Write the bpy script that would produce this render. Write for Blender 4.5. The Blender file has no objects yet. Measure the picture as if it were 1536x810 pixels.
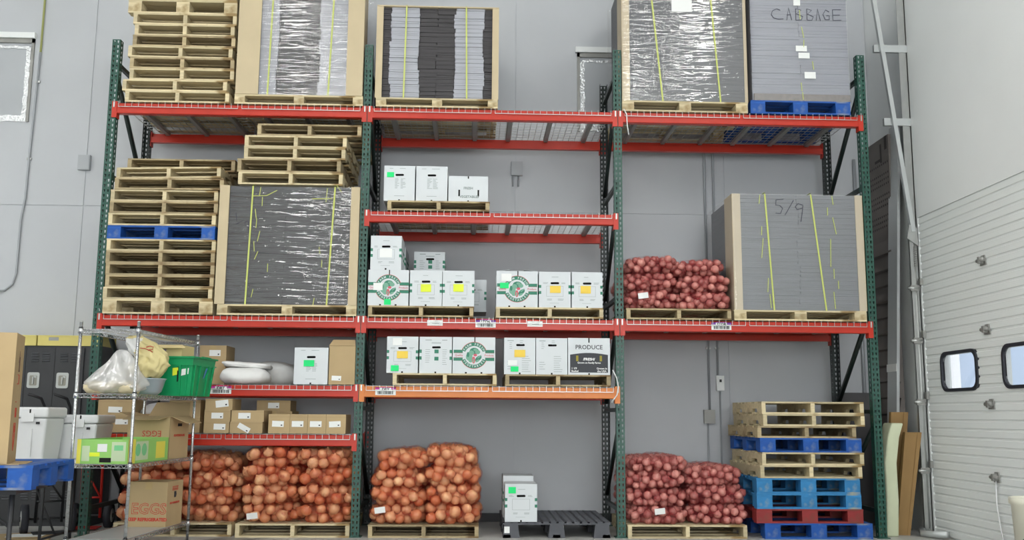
import bpy, math, random
import numpy as np
from mathutils import Matrix, Vector, Euler
random.seed(7)
SC = bpy.context.scene
COL = SC.collection
PI = math.pi

# ------------------------------------------------------------------ camera
cd = bpy.data.cameras.new('camera'); cam = bpy.data.objects.new('camera', cd); COL.objects.link(cam)
yaw, pit, rol = 0.0383, 0.1489, 0.0069
R0 = Vector((math.cos(yaw), -math.sin(yaw), 0))
F0 = Vector((math.sin(yaw)*math.cos(pit), math.cos(yaw)*math.cos(pit), math.sin(pit)))
U0 = Vector((-math.sin(yaw)*math.sin(pit), -math.cos(yaw)*math.sin(pit), math.cos(pit)))
Rv = R0*math.cos(rol) + U0*math.sin(rol); Uv = U0*math.cos(rol) - R0*math.sin(rol)
m = Matrix.Identity(4)
for i in range(3):
    m[i][0] = Rv[i]; m[i][1] = Uv[i]; m[i][2] = -F0[i]
m.translation = Vector((3.6144, -9.4101, 1.1439))
cam.matrix_world = m
cd.sensor_fit = 'HORIZONTAL'; cd.sensor_width = 36; cd.lens = 1449.63/1536*36
cd.clip_start = .05; cd.clip_end = 200
SC.camera = cam

# ------------------------------------------------------------------ world + exposure
w = bpy.data.worlds.new('sky'); SC.world = w; w.use_nodes = True
bg = w.node_tree.nodes['Background']; bg.inputs[0].default_value = (.90, .95, 1, 1); bg.inputs[1].default_value = 2.2
SC.view_settings.view_transform = 'Standard'; SC.view_settings.look = 'None'
SC.view_settings.exposure = -0.32; SC.view_settings.gamma = 1; SC.view_settings.use_curve_mapping = False
LAMP_W = 45; FILL_L = 9.8
try:
    SC.cycles.max_bounces = 8; SC.cycles.transparent_max_bounces = 24; SC.cycles.caustics_reflective = False
except Exception: pass

# ------------------------------------------------------------------ materials
def lin(c):
    c = c/255
    return c/12.92 if c <= .04045 else ((c+.055)/1.055)**2.4
MATS = {}
def pm(name, rgb, rough=.6, metal=0, var=0., scale=8, stretch=(1, 1, 1), bump=0., rnd=0., spec=.5, dark=None, darkamt=0, bscale=None):
    if name in MATS: return MATS[name]
    mt = bpy.data.materials.new(name); mt.use_nodes = True
    nt = mt.node_tree; N = nt.nodes; L = nt.links
    b = N['Principled BSDF']
    col = tuple(lin(c) for c in rgb)+(1,)
    b.inputs['Base Color'].default_value = col
    b.inputs['Roughness'].default_value = rough; b.inputs['Metallic'].default_value = metal
    b.inputs['Specular IOR Level'].default_value = spec
    if var or bump or rnd or dark:
        tc = N.new('ShaderNodeTexCoord'); mp = N.new('ShaderNodeMapping'); mp.inputs['Scale'].default_value = stretch
        L.new(tc.outputs['Object'], mp.inputs[0])
        nz = N.new('ShaderNodeTexNoise'); nz.inputs['Scale'].default_value = scale; nz.inputs['Detail'].default_value = 4
        oi = N.new('ShaderNodeObjectInfo')
        if rnd:
            nz.noise_dimensions = '4D'
            mm = N.new('ShaderNodeMath'); mm.operation = 'MULTIPLY'; mm.inputs[1].default_value = 37
            L.new(oi.outputs['Random'], mm.inputs[0]); L.new(mm.outputs[0], nz.inputs['W'])
        L.new(mp.outputs[0], nz.inputs['Vector'])
        mr = N.new('ShaderNodeMapRange'); mr.inputs[1].default_value = .3; mr.inputs[2].default_value = .7
        mr.inputs[3].default_value = 1-var; mr.inputs[4].default_value = 1+var
        L.new(nz.outputs[0], mr.inputs[0])
        fac = mr.outputs[0]
        if rnd:
            mr2 = N.new('ShaderNodeMapRange'); mr2.inputs[3].default_value = 1-rnd; mr2.inputs[4].default_value = 1+rnd*.6
            L.new(oi.outputs['Random'], mr2.inputs[0])
            m2 = N.new('ShaderNodeMath'); m2.operation = 'MULTIPLY'; L.new(fac, m2.inputs[0]); L.new(mr2.outputs[0], m2.inputs[1]); fac = m2.outputs[0]
        vm = N.new('ShaderNodeVectorMath'); vm.operation = 'SCALE'; vm.inputs[0].default_value = col[:3]
        L.new(fac, vm.inputs['Scale']); out = vm.outputs[0]
        if dark:
            n2 = N.new('ShaderNodeTexNoise'); n2.inputs['Scale'].default_value = scale*.35; n2.inputs['Detail'].default_value = 5
            L.new(tc.outputs['Object'], n2.inputs['Vector'])
            cr = N.new('ShaderNodeMapRange'); cr.inputs[1].default_value = .60-darkamt*.2; cr.inputs[2].default_value = .70-darkamt*.2
            L.new(n2.outputs[0], cr.inputs[0])
            mx = N.new('ShaderNodeMix'); mx.data_type = 'RGBA'
            L.new(cr.outputs[0], mx.inputs[0]); L.new(out, mx.inputs[6]); mx.inputs[7].default_value = tuple(lin(c) for c in dark)+(1,)
            out = mx.outputs[2]
        L.new(out, b.inputs['Base Color'])
        if bump:
            nb = nz
            if bscale:
                nb = N.new('ShaderNodeTexNoise'); nb.inputs['Scale'].default_value = bscale; L.new(mp.outputs[0], nb.inputs['Vector'])
            bp = N.new('ShaderNodeBump'); bp.inputs['Strength'].default_value = bump; bp.inputs['Distance'].default_value = .01
            L.new(nb.outputs[0], bp.inputs['Height']); L.new(bp.outputs[0], b.inputs['Normal'])
    MATS[name] = mt
    return mt

def film_mat(name, scale, stretch, fac=.16, haze=.05, rough=.14, bump=1., hazecol=(.8, .8, .82), dist=.006):
    mt = bpy.data.materials.new(name); mt.use_nodes = True
    nt = mt.node_tree; N = nt.nodes; L = nt.links; N.clear()
    o = N.new('ShaderNodeOutputMaterial'); tr = N.new('ShaderNodeBsdfTransparent'); gl = N.new('ShaderNodeBsdfGlossy'); df = N.new('ShaderNodeBsdfDiffuse')
    gl.inputs['Roughness'].default_value = rough; gl.inputs['Color'].default_value = (1, 1, 1, 1); df.inputs[0].default_value = hazecol+(1,)
    tc = N.new('ShaderNodeTexCoord'); mp = N.new('ShaderNodeMapping'); mp.inputs['Scale'].default_value = stretch; mp.inputs['Rotation'].default_value = (0, .04, 0)
    nz = N.new('ShaderNodeTexNoise'); nz.inputs['Scale'].default_value = scale; nz.inputs['Detail'].default_value = 2.5; nz.inputs['Distortion'].default_value = .3
    L.new(tc.outputs['Object'], mp.inputs[0]); L.new(mp.outputs[0], nz.inputs['Vector'])
    bp = N.new('ShaderNodeBump'); bp.inputs['Strength'].default_value = bump; bp.inputs['Distance'].default_value = dist
    L.new(nz.outputs[0], bp.inputs['Height']); L.new(bp.outputs[0], gl.inputs['Normal'])
    a = N.new('ShaderNodeMixShader'); a.inputs[0].default_value = haze; L.new(tr.outputs[0], a.inputs[1]); L.new(df.outputs[0], a.inputs[2])
    b = N.new('ShaderNodeMixShader'); b.inputs[0].default_value = fac; L.new(a.outputs[0], b.inputs[1]); L.new(gl.outputs[0], b.inputs[2])
    L.new(b.outputs[0], o.inputs[0])
    MATS[name] = mt; return mt

def net_mat(name, rgb, dens=.16):
    mt = bpy.data.materials.new(name); mt.use_nodes = True
    nt = mt.node_tree; N = nt.nodes; L = nt.links; N.clear()
    o = N.new('ShaderNodeOutputMaterial'); tr = N.new('ShaderNodeBsdfTransparent'); pb = N.new('ShaderNodeBsdfPrincipled')
    pb.inputs['Base Color'].default_value = tuple(lin(c) for c in rgb)+(1,); pb.inputs['Roughness'].default_value = .45
    uv = N.new('ShaderNodeUVMap'); sx = N.new('ShaderNodeSeparateXYZ'); L.new(uv.outputs[0], sx.inputs[0])
    outs = []
    for sgn in (1, -1):
        ad = N.new('ShaderNodeMath'); ad.operation = 'MULTIPLY_ADD'; ad.inputs[1].default_value = sgn
        L.new(sx.outputs[1], ad.inputs[0]); L.new(sx.outputs[0], ad.inputs[2])
        ml = N.new('ShaderNodeMath'); ml.operation = 'MULTIPLY'; ml.inputs[1].default_value = 90; L.new(ad.outputs[0], ml.inputs[0])
        fr = N.new('ShaderNodeMath'); fr.operation = 'FRACT'; L.new(ml.outputs[0], fr.inputs[0])
        lt = N.new('ShaderNodeMath'); lt.operation = 'LESS_THAN'; lt.inputs[1].default_value = dens; L.new(fr.outputs[0], lt.inputs[0]); outs.append(lt)
    mx = N.new('ShaderNodeMath'); mx.operation = 'MAXIMUM'; L.new(outs[0].outputs[0], mx.inputs[0]); L.new(outs[1].outputs[0], mx.inputs[1])
    ms = N.new('ShaderNodeMixShader'); L.new(mx.outputs[0], ms.inputs[0]); L.new(tr.outputs[0], ms.inputs[1]); L.new(pb.outputs[0], ms.inputs[2])
    L.new(ms.outputs[0], o.inputs[0]); MATS[name] = mt; return mt

def onion_mat(name, c1, c2):
    mt = bpy.data.materials.new(name); mt.use_nodes = True
    nt = mt.node_tree; N = nt.nodes; L = nt.links; b = N['Principled BSDF']
    tc = N.new('ShaderNodeTexCoord'); oi = N.new('ShaderNodeObjectInfo')
    mp = N.new('ShaderNodeMapping'); mp.inputs['Scale'].default_value = (40, 40, 6); L.new(tc.outputs['Object'], mp.inputs[0])
    nz = N.new('ShaderNodeTexNoise'); nz.inputs['Scale'].default_value = 1; nz.noise_dimensions = '4D'
    m1 = N.new('ShaderNodeMath'); m1.operation = 'MULTIPLY'; m1.inputs[1].default_value = 50; L.new(oi.outputs['Random'], m1.inputs[0]); L.new(m1.outputs[0], nz.inputs['W'])
    L.new(mp.outputs[0], nz.inputs['Vector'])
    ad = N.new('ShaderNodeMath'); ad.operation = 'MULTIPLY_ADD'; ad.inputs[1].default_value = .9; ad.inputs[2].default_value = -.45
    L.new(oi.outputs['Random'], ad.inputs[0])
    a2 = N.new('ShaderNodeMath'); a2.operation = 'ADD'; a2.use_clamp = True; L.new(nz.outputs[0], a2.inputs[0]); L.new(ad.outputs[0], a2.inputs[1])
    mx = N.new('ShaderNodeMix'); mx.data_type = 'RGBA'; L.new(a2.outputs[0], mx.inputs[0])
    mx.inputs[6].default_value = tuple(lin(c) for c in c1)+(1,); mx.inputs[7].default_value = tuple(lin(c) for c in c2)+(1,)
    L.new(mx.outputs[2], b.inputs['Base Color']); b.inputs['Roughness'].default_value = .38
    MATS[name] = mt; return mt

WALL = pm('painted_wall', (194, 197, 201), .75, var=.03, scale=1.2)
WALLR = pm('white_wall', (240, 243, 242), .7, var=.02, scale=1.)
FLOOR = pm('concrete', (190, 190, 186), .45, var=.10, scale=3, dark=(140, 140, 138), darkamt=.1)
RED = pm('red_beam_paint', (188, 52, 36), .33, var=.05, scale=5, spec=.35)
ORANGE = pm('orange_beam_paint', (212, 122, 50), .4, var=.06, scale=5)
GREEN = pm('green_rack_paint', (26, 74, 62), .4, var=.08, scale=6)
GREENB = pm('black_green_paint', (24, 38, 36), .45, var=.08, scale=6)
ZINC = pm('zinc', (178, 180, 178), .35, .7, var=.06, scale=9)
ZINCD = pm('zinc_dull', (150, 150, 146), .5, .4, var=.08, scale=6)
CHROME = pm('chrome', (200, 202, 204), .22, .9)
WOOD = pm('pallet_wood', (208, 193, 156), .75, var=.13, scale=9, stretch=(.6, 5, 5), rnd=.22, bump=.15, dark=(150, 126, 84), darkamt=.1)
WOODB = pm('pallet_wood_aged', (176, 159, 124), .8, var=.16, scale=9, stretch=(.6, 5, 5), rnd=.25, bump=.15, dark=(120, 98, 66), darkamt=.2)
BLUE = pm('blue_pallet_paint', (18, 82, 164), .65, var=.15, scale=10, rnd=.12, dark=(120, 130, 150), darkamt=-.1)
BLUEL = pm('light_blue_pallet_paint', (46, 124, 178), .7, var=.15, scale=10, rnd=.12, dark=(150, 156, 146), darkamt=-.12)
REDP = pm('red_pallet_paint', (142, 44, 44), .65, var=.12, scale=10, rnd=.1, dark=(120, 60, 50), darkamt=0)
KRAFT = pm('kraft_cardboard', (184, 160, 120), .8, var=.04, scale=5, rnd=.06)
TAN = pm('tan_cardboard', (198, 182, 150), .8, var=.04, scale=4)
WHITEC = pm('white_carton_board', (212, 217, 220), .6, var=.015, scale=4)
GREYC = pm('grey_sheet', (150, 152, 160), .65, var=.07, scale=6, stretch=(.5, 1, 12))
GREYL = pm('light_grey_sheet', (168, 170, 178), .6, var=.05, scale=6, stretch=(.5, 1, 12))
GREYD = pm('dark_sheet_edges', (70, 68, 70), .8, var=.18, scale=7, stretch=(.5, 1, 20))
GREYM = pm('slate_sheet_edges', (88, 90, 94), .8, var=.16, scale=7, stretch=(.5, 1, 20))
GREYK = pm('charcoal_sheet_edges', (58, 58, 62), .8, var=.25, scale=7, stretch=(.5, 1, 20))
GREYG = pm('slate_blue_sheet_edges', (98, 103, 110), .8, var=.16, scale=7, stretch=(.5, 1, 20))
GREYB = pm('bluegrey_sheet_edges', (134, 138, 150), .8, var=.12, scale=7, stretch=(.5, 1, 20))
STRAP = pm('yellow_strap', (196, 204, 104), .45)
INK = pm('black_ink', (40, 40, 46), .8)
INKS = pm('faded_marker', (66, 68, 80), .8)
LGREEN = pm('logo_green', (58, 128, 104), .7)
LGREEN2 = pm('logo_pale_green', (120, 170, 148), .7)
LRED = pm('logo_red', (206, 96, 110), .7)
PRT = pm('print_grey_green', (140, 152, 150), .7)
PBOX = pm('print_frame_grey', (186, 190, 194), .7)
BLACKP = pm('black_print', (52, 54, 60), .6)
STG = pm('green_sticker', (20, 224, 122), .6)
STY = pm('amber_sticker', (240, 206, 80), .6)
STL = pm('lime_sticker', (226, 240, 60), .6)
PAPER = pm('paper_label', (236, 238, 236), .6)
MAG = pm('magenta_band', (190, 50, 150), .6)
PUR = pm('purple_band', (120, 60, 160), .6)
DARK = pm('dark_hole', (16, 15, 14), .9)
BLACK = pm('black_plastic', (40, 41, 44), .5, var=.08, scale=6)
GREYPL = pm('grey_plastic', (78, 80, 86), .55, var=.08, scale=6)
LOCK = pm('black_locker_paint', (46, 47, 50), .45)
YEL = pm('yellow_locker_top', (214, 200, 118), .6)
WHITEP = pm('white_plastic', (232, 233, 234), .4)
CREAMP = pm('cream_plastic', (232, 230, 212), .45)
GREENP = pm('green_crate_plastic', (14, 150, 92), .4, var=.05, scale=5)
SACKW = pm('white_woven_sack', (226, 226, 224), .65, bump=.3, var=.03, scale=14)
CLOTH = pm('beige_paper_sack', (220, 206, 150), .75, var=.05, scale=5, bump=.4)
FOAM = pm('pale_foam', (214, 220, 188), .8, var=.03, scale=5)
BROWN = pm('brown_kraft_roll', (148, 116, 70), .7, var=.06, scale=4)
GPANEL = pm('greybrown_panel', (112, 106, 102), .7, var=.08, scale=5)
GPANELD = pm('greybrown_recess', (60, 56, 54), .8)
ALU = pm('pale_aluminium', (196, 200, 200), .35, .35, var=.03, scale=3)
RUBBER = pm('rubber', (38, 40, 48), .6)
REDS = pm('red_ink', (196, 62, 48), .7)
REDF = pm('red_truck_paint', (196, 44, 36), .45)
LIMEB = pm('lime_box_print', (150, 206, 110), .6, var=.04, scale=6)
YELB = pm('yellow_box_print', (232, 222, 90), .6)
WRAP = film_mat('stretch_wrap', 5, (.22, .3, 7), fac=.09, haze=.02, rough=.06, bump=1., dist=.016)
WRAPD = film_mat('stretch_wrap_ridged', 5, (.5, .5, 5), fac=.10, haze=.005, rough=.09, bump=1., dist=.022)
WRAPC = film_mat('stretch_wrap_coarse', 4, (.8, .8, 7), fac=.09, haze=.04, rough=.08, bump=1., dist=.012)
WRAPS = film_mat('stretch_wrap_smooth', 3, (.5, .5, 5), fac=.06, haze=.14, rough=.2, bump=.5)
CLEAR = film_mat('clear_bag', 22, (1, 1, 1), fac=.16, haze=.36, rough=.12, bump=1., hazecol=(.86, .86, .86))
NETY = net_mat('orange_net', (190, 44, 34), .085)
NETR = net_mat('red_net', (176, 50, 58), .085)
ONY = onion_mat('yellow_onion_skin', (202, 108, 66), (240, 190, 142))
ONR = onion_mat('red_onion_skin', (150, 76, 72), (218, 150, 138))
GLASS = bpy.data.materials.new('window_glass'); GLASS.use_nodes = True
_b = GLASS.node_tree.nodes['Principled BSDF']; _b.inputs['Transmission Weight'].default_value = 1; _b.inputs['Roughness'].default_value = .02; _b.inputs['IOR'].default_value = 1.1
EXT = pm('pale_blue_siding', (206, 222, 244), .7)
LAMPM = bpy.data.materials.new('led_diffuser'); LAMPM.use_nodes = True
_b = LAMPM.node_tree.nodes['Principled BSDF']; _b.inputs['Emission Color'].default_value = (1, .98, .95, 1); _b.inputs['Emission Strength'].default_value = 30

# ------------------------------------------------------------------ mesh builder
class MB:
    def __init__(s): s.v = []; s.f = []; s.m = []; s.sm = []
    def add(s, vs, fs, mi=0, sm=False):
        o = len(s.v); s.v += [tuple(p) for p in vs]
        for f in fs: s.f.append(tuple(i+o for i in f)); s.m.append(mi); s.sm.append(sm)
        return s
    def box(s, x0, x1, y0, y1, z0, z1, mi=0):
        return s.add([(x0,y0,z0),(x1,y0,z0),(x1,y1,z0),(x0,y1,z0),(x0,y0,z1),(x1,y0,z1),(x1,y1,z1),(x0,y1,z1)],
                     [(0,3,2,1),(4,5,6,7),(0,1,5,4),(1,2,6,5),(2,3,7,6),(3,0,4,7)], mi)
    def cyl(s, p, q, r, n=8, mi=0, r2=None, sm=True):
        return s.tube([p, q], [r, r if r2 is None else r2], n, mi, sm)
    def tube(s, pts, r, n=8, mi=0, sm=True, cap=True):
        pts = [Vector(p) for p in pts]; rs = r if isinstance(r, (list, tuple)) else [r]*len(pts)
        vs = []; fs = []
        up = None
        for i, p in enumerate(pts):
            t = (pts[min(i+1, len(pts)-1)]-pts[max(i-1, 0)]).normalized()
            a = up if up is not None else (Vector((0,0,1)) if abs(t.z) < .9 else Vector((0,1,0)))
            u = t.cross(a).normalized(); v = u.cross(t).normalized(); up = v
            off = PI/4 if n == 4 else 0
            for k in range(n):
                an = 2*PI*k/n+off; vs.append(p+(u*math.cos(an)+v*math.sin(an))*rs[i])
        for i in range(len(pts)-1):
            for k in range(n):
                k2 = (k+1) % n; fs.append((i*n+k, i*n+k2, (i+1)*n+k2, (i+1)*n+k))
        if cap: fs.append(tuple(range(n))[::-1]); fs.append(tuple(range((len(pts)-1)*n, len(pts)*n)))
        return s.add(vs, fs, mi, sm)
    def prism(s, poly, axis, a, b, mi=0):
        # poly: 2D points; axis the extrusion axis
        def P(u, v, w):
            return {'x': (w, u, v), 'y': (u, w, v), 'z': (u, v, w)}[axis]
        n = len(poly); vs = [P(u, v, a) for u, v in poly]+[P(u, v, b) for u, v in poly]
        fs = [tuple(range(n)), tuple(range(2*n-1, n-1, -1))]+[(i, n+i, n+(i+1) % n, (i+1) % n) for i in range(n)]
        return s.add(vs, fs, mi)
    def lathe(s, prof, n=16, mi=0, c=(0,0,0), sm=True, capb=True, capt=True):
        vs = []; fs = []
        for r, z in prof:
            for k in range(n): vs.append((c[0]+r*math.cos(2*PI*k/n), c[1]+r*math.sin(2*PI*k/n), c[2]+z))
        for i in range(len(prof)-1):
            for k in range(n):
                k2 = (k+1) % n; fs.append((i*n+k, i*n+k2, (i+1)*n+k2, (i+1)*n+k))
        if capb: fs.append(tuple(range(n))[::-1])
        if capt: fs.append(tuple(range((len(prof)-1)*n, len(prof)*n)))
        return s.add(vs, fs, mi, sm)
    def mesh(s, name, mats):
        me = bpy.data.meshes.new(name); me.from_pydata(s.v, [], s.f)
        for mt in (mats if isinstance(mats, (list, tuple)) else [mats]): me.materials.append(mt)
        me.polygons.foreach_set('material_index', s.m); me.polygons.foreach_set('use_smooth', s.sm)
        me.update(); return me
    def build(s, name, mats, parent=None, loc=None, **kw):
        return link(name, s.mesh(name, mats), parent, loc, **kw)
def link(name, me, parent=None, loc=None, rot=None, **kw):
    o = bpy.data.objects.new(name, me); COL.objects.link(o)
    if parent: o.parent = parent
    if loc is not None: o.location = loc
    if rot is not None: o.rotation_euler = rot
    for k, v in kw.items(): o[k] = v
    return o
def tag(o, label, cat, group=None):
    o['label'] = label; o['category'] = cat
    if group: o['group'] = group
    return o
def thing(name, label, cat, loc=(0,0,0), rz=0, group=None):
    o = link(name, None, None, loc, (0,0,rz)); return tag(o, label, cat, group)
def smooth_all(me):
    me.polygons.foreach_set('use_smooth', [True]*len(me.polygons))
BOXC = {}
def boxmesh(name, dx, dy, dz, mat):
    k = (name, round(dx, 3), round(dy, 3), round(dz, 3), mat.name)
    if k not in BOXC: BOXC[k] = MB().box(-dx/2, dx/2, -dy/2, dy/2, -dz/2, dz/2).mesh(name, mat)
    return BOXC[k]
TXT = {}
def text_mesh(s, size, mat, extrude=.0006, bold=0., center=True):
    k = (s, round(size, 4), mat.name, bold, center)
    if k in TXT: return TXT[k]
    c = bpy.data.curves.new('t', 'FONT'); c.body = s; c.size = size; c.extrude = extrude; c.offset = bold; c.resolution_u = 2
    c.align_x = 'CENTER' if center else 'LEFT'; c.align_y = 'CENTER'
    o = bpy.data.objects.new('t', c); COL.objects.link(o); bpy.context.view_layer.update()
    me = bpy.data.meshes.new_from_object(o.evaluated_get(bpy.context.evaluated_depsgraph_get()))
    bpy.data.objects.remove(o); bpy.data.curves.remove(c)
    me.name = 'lettering'; me.materials.clear(); me.materials.append(mat)
    TXT[k] = me; return me
FRONT = (PI/2, 0, 0)
def text_verts(mb, s, size, mi, M, bold=0.):
    me = text_mesh(s, size, INK, .0005, bold)
    mb.add([M @ v.co for v in me.vertices], [tuple(p.vertices) for p in me.polygons], mi)
def strokes(mb, lines, x, z, sx, sz, y, wdt, mi=0):
    for ln in lines:
        mb.tube([(x+a*sx, y, z+b*sz) for a, b in ln], wdt, 4, mi, False)

# ------------------------------------------------------------------ room shell
WY, WX = 1.35, 8.2
MB().box(-7, 8.6, -18, 1.6, -.2, 0).build('floor', FLOOR, kind='structure')
MB().box(-7, 8.6, -18, 1.6, 8.4, 8.6).build('ceiling', pm('ceiling_paint', (215, 216, 216), .8), kind='structure')
wb = link('wall_back', MB().box(-7, 8.6, WY+.01, WY+.2, 0, 8.4).mesh('wall_back', WALL), kind='structure')
seams = [-7, -5.59, -3.18, -.77, 1.64, 4.05, 6.46, WX]
def wall_panel(x0, x1, z0, z1, hole=None):
    g = .008; b = MB(); x0 += g; x1 -= g; z0 += g; z1 -= g
    if hole:
        a, c, e, f = hole
        b.box(x0, a, WY, WY+.01, z0, z1).box(c, x1, WY, WY+.01, z0, z1).box(a, c, WY, WY+.01, z0, e).box(a, c, WY, WY+.01, f, z1)
    else: b.box(x0, x1, WY, WY+.01, z0, z1)
    b.build('wall_panel', WALL, wb)
HOLES = {2: (-2.42, -1.45, 4.38, 5.36), 5: (4.77, 5.76, 4.38, 5.33)}
for i in range(len(seams)-1):
    wall_panel(seams[i], seams[i+1], 0, 3.42)
    wall_panel(seams[i], seams[i+1], 3.42, 8.4, HOLES.get(i))
MB().box(-7, WX, WY-.015, WY, 0, .09).build('baseboard_back', pm('dark_baseboard', (70, 70, 72), .6), kind='structure')
FILM = pm('grey_window_film', (176, 180, 184), .45, var=.02, scale=2)
TAPE = pm('silver_tape', (220, 222, 224), .25, .5, var=.1, scale=30, bump=1., bscale=40)
for i, (a, c, e, f) in enumerate(HOLES.values()):
    wn = MB().box(a, c, WY+.004, WY+.0095, e, f).build('window_%d' % (i+1), FILM, kind='structure')
    MB().box(a-.02, c+.01, WY-.05, WY+.0, f, f+.065).build('window_header', WALLR, wn)
    fr = MB()
    fr.box(a, a+.03, WY-.02, WY+.004, e, f).box(c-.03, c, WY-.02, WY+.004, e, f).box(a, c, WY-.02, WY+.004, f-.05, f)
    fr.build('window_frame', ZINCD, wn)
    tp = MB()
    for k in range(12):
        z0 = e+(f-e-.1)*k/12; z1 = e+(f-e-.1)*(k+1)/12; j = random.uniform(-.008, .008)
        tp.box(c-.085+j, c-.035+j, WY-.004, WY+.0035, z0, z1); tp.box(a+.035+j, a+.085+j, WY-.004, WY+.0035, z0, z1)
        x0 = a+.06+(c-a-.12)*k/12; x1 = a+.06+(c-a-.12)*(k+1)/12
        tp.box(x0, x1, WY-.006, WY+.0035, e+.01+j, e+.08+j); tp.box(x0, x1, WY-.006, WY+.0035, f-.11+j, f-.08+j)
    tp.build('tape_border', TAPE, wn)
# right wall with the overhead door opening
DY0, DY1, DZ = .27, -4.2, 3.2
wr = MB()
wr.box(WX, WX+.25, DY0, WY+.2, 0, 8.4).box(WX, WX+.25, -18, DY1, 0, 8.4).box(WX, WX+.25, DY1, DY0, DZ, 8.4)
wr.build('wall_right', WALLR, kind='structure')
MB().box(-7.2, -7, -18, 1.6, 0, 8.4).build('wall_left', WALLR, kind='structure')
MB().box(-7, 8.6, -18.2, -18, 0, 8.4).build('wall_rear', WALLR, kind='structure')
# invented glowing panes behind the camera, added to brighten the wall behind the shelves
FILLM = bpy.data.materials.new('added_fill_glow'); FILLM.use_nodes = True
_b = FILLM.node_tree.nodes['Principled BSDF']; _b.inputs['Emission Color'].default_value = (.93, .97, 1, 1); _b.inputs['Emission Strength'].default_value = FILL_L
for k in range(3):
    x0 = .9+2.4*k
    f_ = MB().box(x0-.06, x0+2.26, -18, -17.94, .5, .6).box(x0-.06, x0+2.26, -18, -17.94, 4.6, 4.7).box(x0-.06, x0+.04, -18, -17.94, .5, 4.7).box(x0+2.16, x0+2.26, -18, -17.94, .5, 4.7).build('window_%d' % (k+3), WALLR, kind='structure')  # frame of an added fill light, no window known here
    MB().box(x0+.04, x0+2.16, -17.99, -17.96, .6, 4.6).build('fill_pane', FILLM, f_)
# overhead door in sections
DOORM = pm('door_white', (241, 245, 243), .45)
door = MB().box(WX+.05, WX+.06, DY1, DY0, 0, DZ).build('door_1', DOORM, kind='structure')
# the backing would close the windows: cut it round them
WINS = [(-.075, -.72), (-1.19, -1.84), (-2.3, -2.95)]
WZ0, WZ1 = 1.425, 1.75
b = MB(); ys = [DY0]
b.box(WX+.05, WX+.06, DY1, DY0, 0, WZ0).box(WX+.05, WX+.06, DY1, DY0, WZ1, DZ)
e = DY0
for a, c in WINS: b.box(WX+.05, WX+.06, a, e, WZ0, WZ1); e = c
b.box(WX+.05, WX+.06, DY1, e, WZ0, WZ1)
door.data = b.mesh('door_1', DOORM)
def ribs(b, y0, y1, z0, z1, ph=0):
    z = math.floor(z0/.08)*.08
    b.box(WX+.016, WX+.05, y0, y1, z0, z1)
    while z < z1-.001:
        a = max(z+.006, z0+.004); c = min(z+.074, z1-.004)
        if c-a > .01: b.prism([(WX+.016, a), (WX+.004, a+.008), (WX+.004, c-.008), (WX+.016, c)], 'y', y0, y1)
        z += .08
for k in range(5):
    z0, z1 = .64*k, .64*(k+1); b = MB()
    if k != 2: ribs(b, DY1, DY0, z0, z1)
    else:
        ribs(b, DY1, DY0, z0, WZ0); ribs(b, DY1, DY0, WZ1, z1); e = DY0
        for a, c in WINS: ribs(b, a, e, WZ0, WZ1); e = c
        ribs(b, DY1, e, WZ0, WZ1)
    b.build('door_panel', DOORM, door)
def rrect(y0, y1, z0, z1, r, n=5):
    pts = []
    for cy, cz, a0 in ((y1-r, z1-r, 0), (y0+r, z1-r, PI/2), (y0+r, z0+r, PI), (y1-r, z0+r, 3*PI/2)):
        for k in range(n+1): pts.append((cy+r*math.cos(a0+PI/2*k/n), cz+r*math.sin(a0+PI/2*k/n)))
    return pts
for a, c in WINS:
    o_ = rrect(c-.025, a+.025, WZ0-.03, WZ1+.03, .10); i_ = rrect(c+.005, a-.005, WZ0, WZ1, .08); n = len(o_)
    b = MB(); vs = [(WX-.012, y, z) for y, z in o_]+[(WX-.014, y, z) for y, z in i_]+[(WX+.012, y, z) for y, z in i_]+[(WX+.02, y, z) for y, z in o_]
    fs = []
    for k in range(n):
        q = (k+1) % n
        fs += [(k, q, n+q, n+k), (n+k, n+q, 2*n+q, 2*n+k), (3*n+k, 3*n+q, q, k)]
    b.add(vs, fs); wf = b.build('window_frame', RUBBER, door)
    MB().prism([(y, z) for y, z in i_], 'x', WX+.006, WX+.010).build('pane', GLASS, wf)
# hinge brackets on the door
for y, z in ((-.96, 2.555), (-.955, 1.93), (-.945, 1.268), (-.955, .633)):
    b = MB(); b.prism([(y-.05, z-.045), (y+.05, z-.045), (y+.03, z+.045), (y-.03, z+.045)], 'x', WX-.008, WX+.008)
    b.cyl((WX-.03, y-.055, z), (WX-.03, y+.055, z), .018, 10); b.box(WX-.05, WX, y-.015, y+.015, z-.03, z+.03)
    b.build('hinge_bracket', ZINCD, door)
MB().box(10, 10.6, 2.25, 3.12, 0, 5).build('wall_neighbour', EXT, kind='structure')
MB().box(8.6, 14, -12, 4, -.2, -.02).build('ground_outside', FLOOR, kind='structure')

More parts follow.
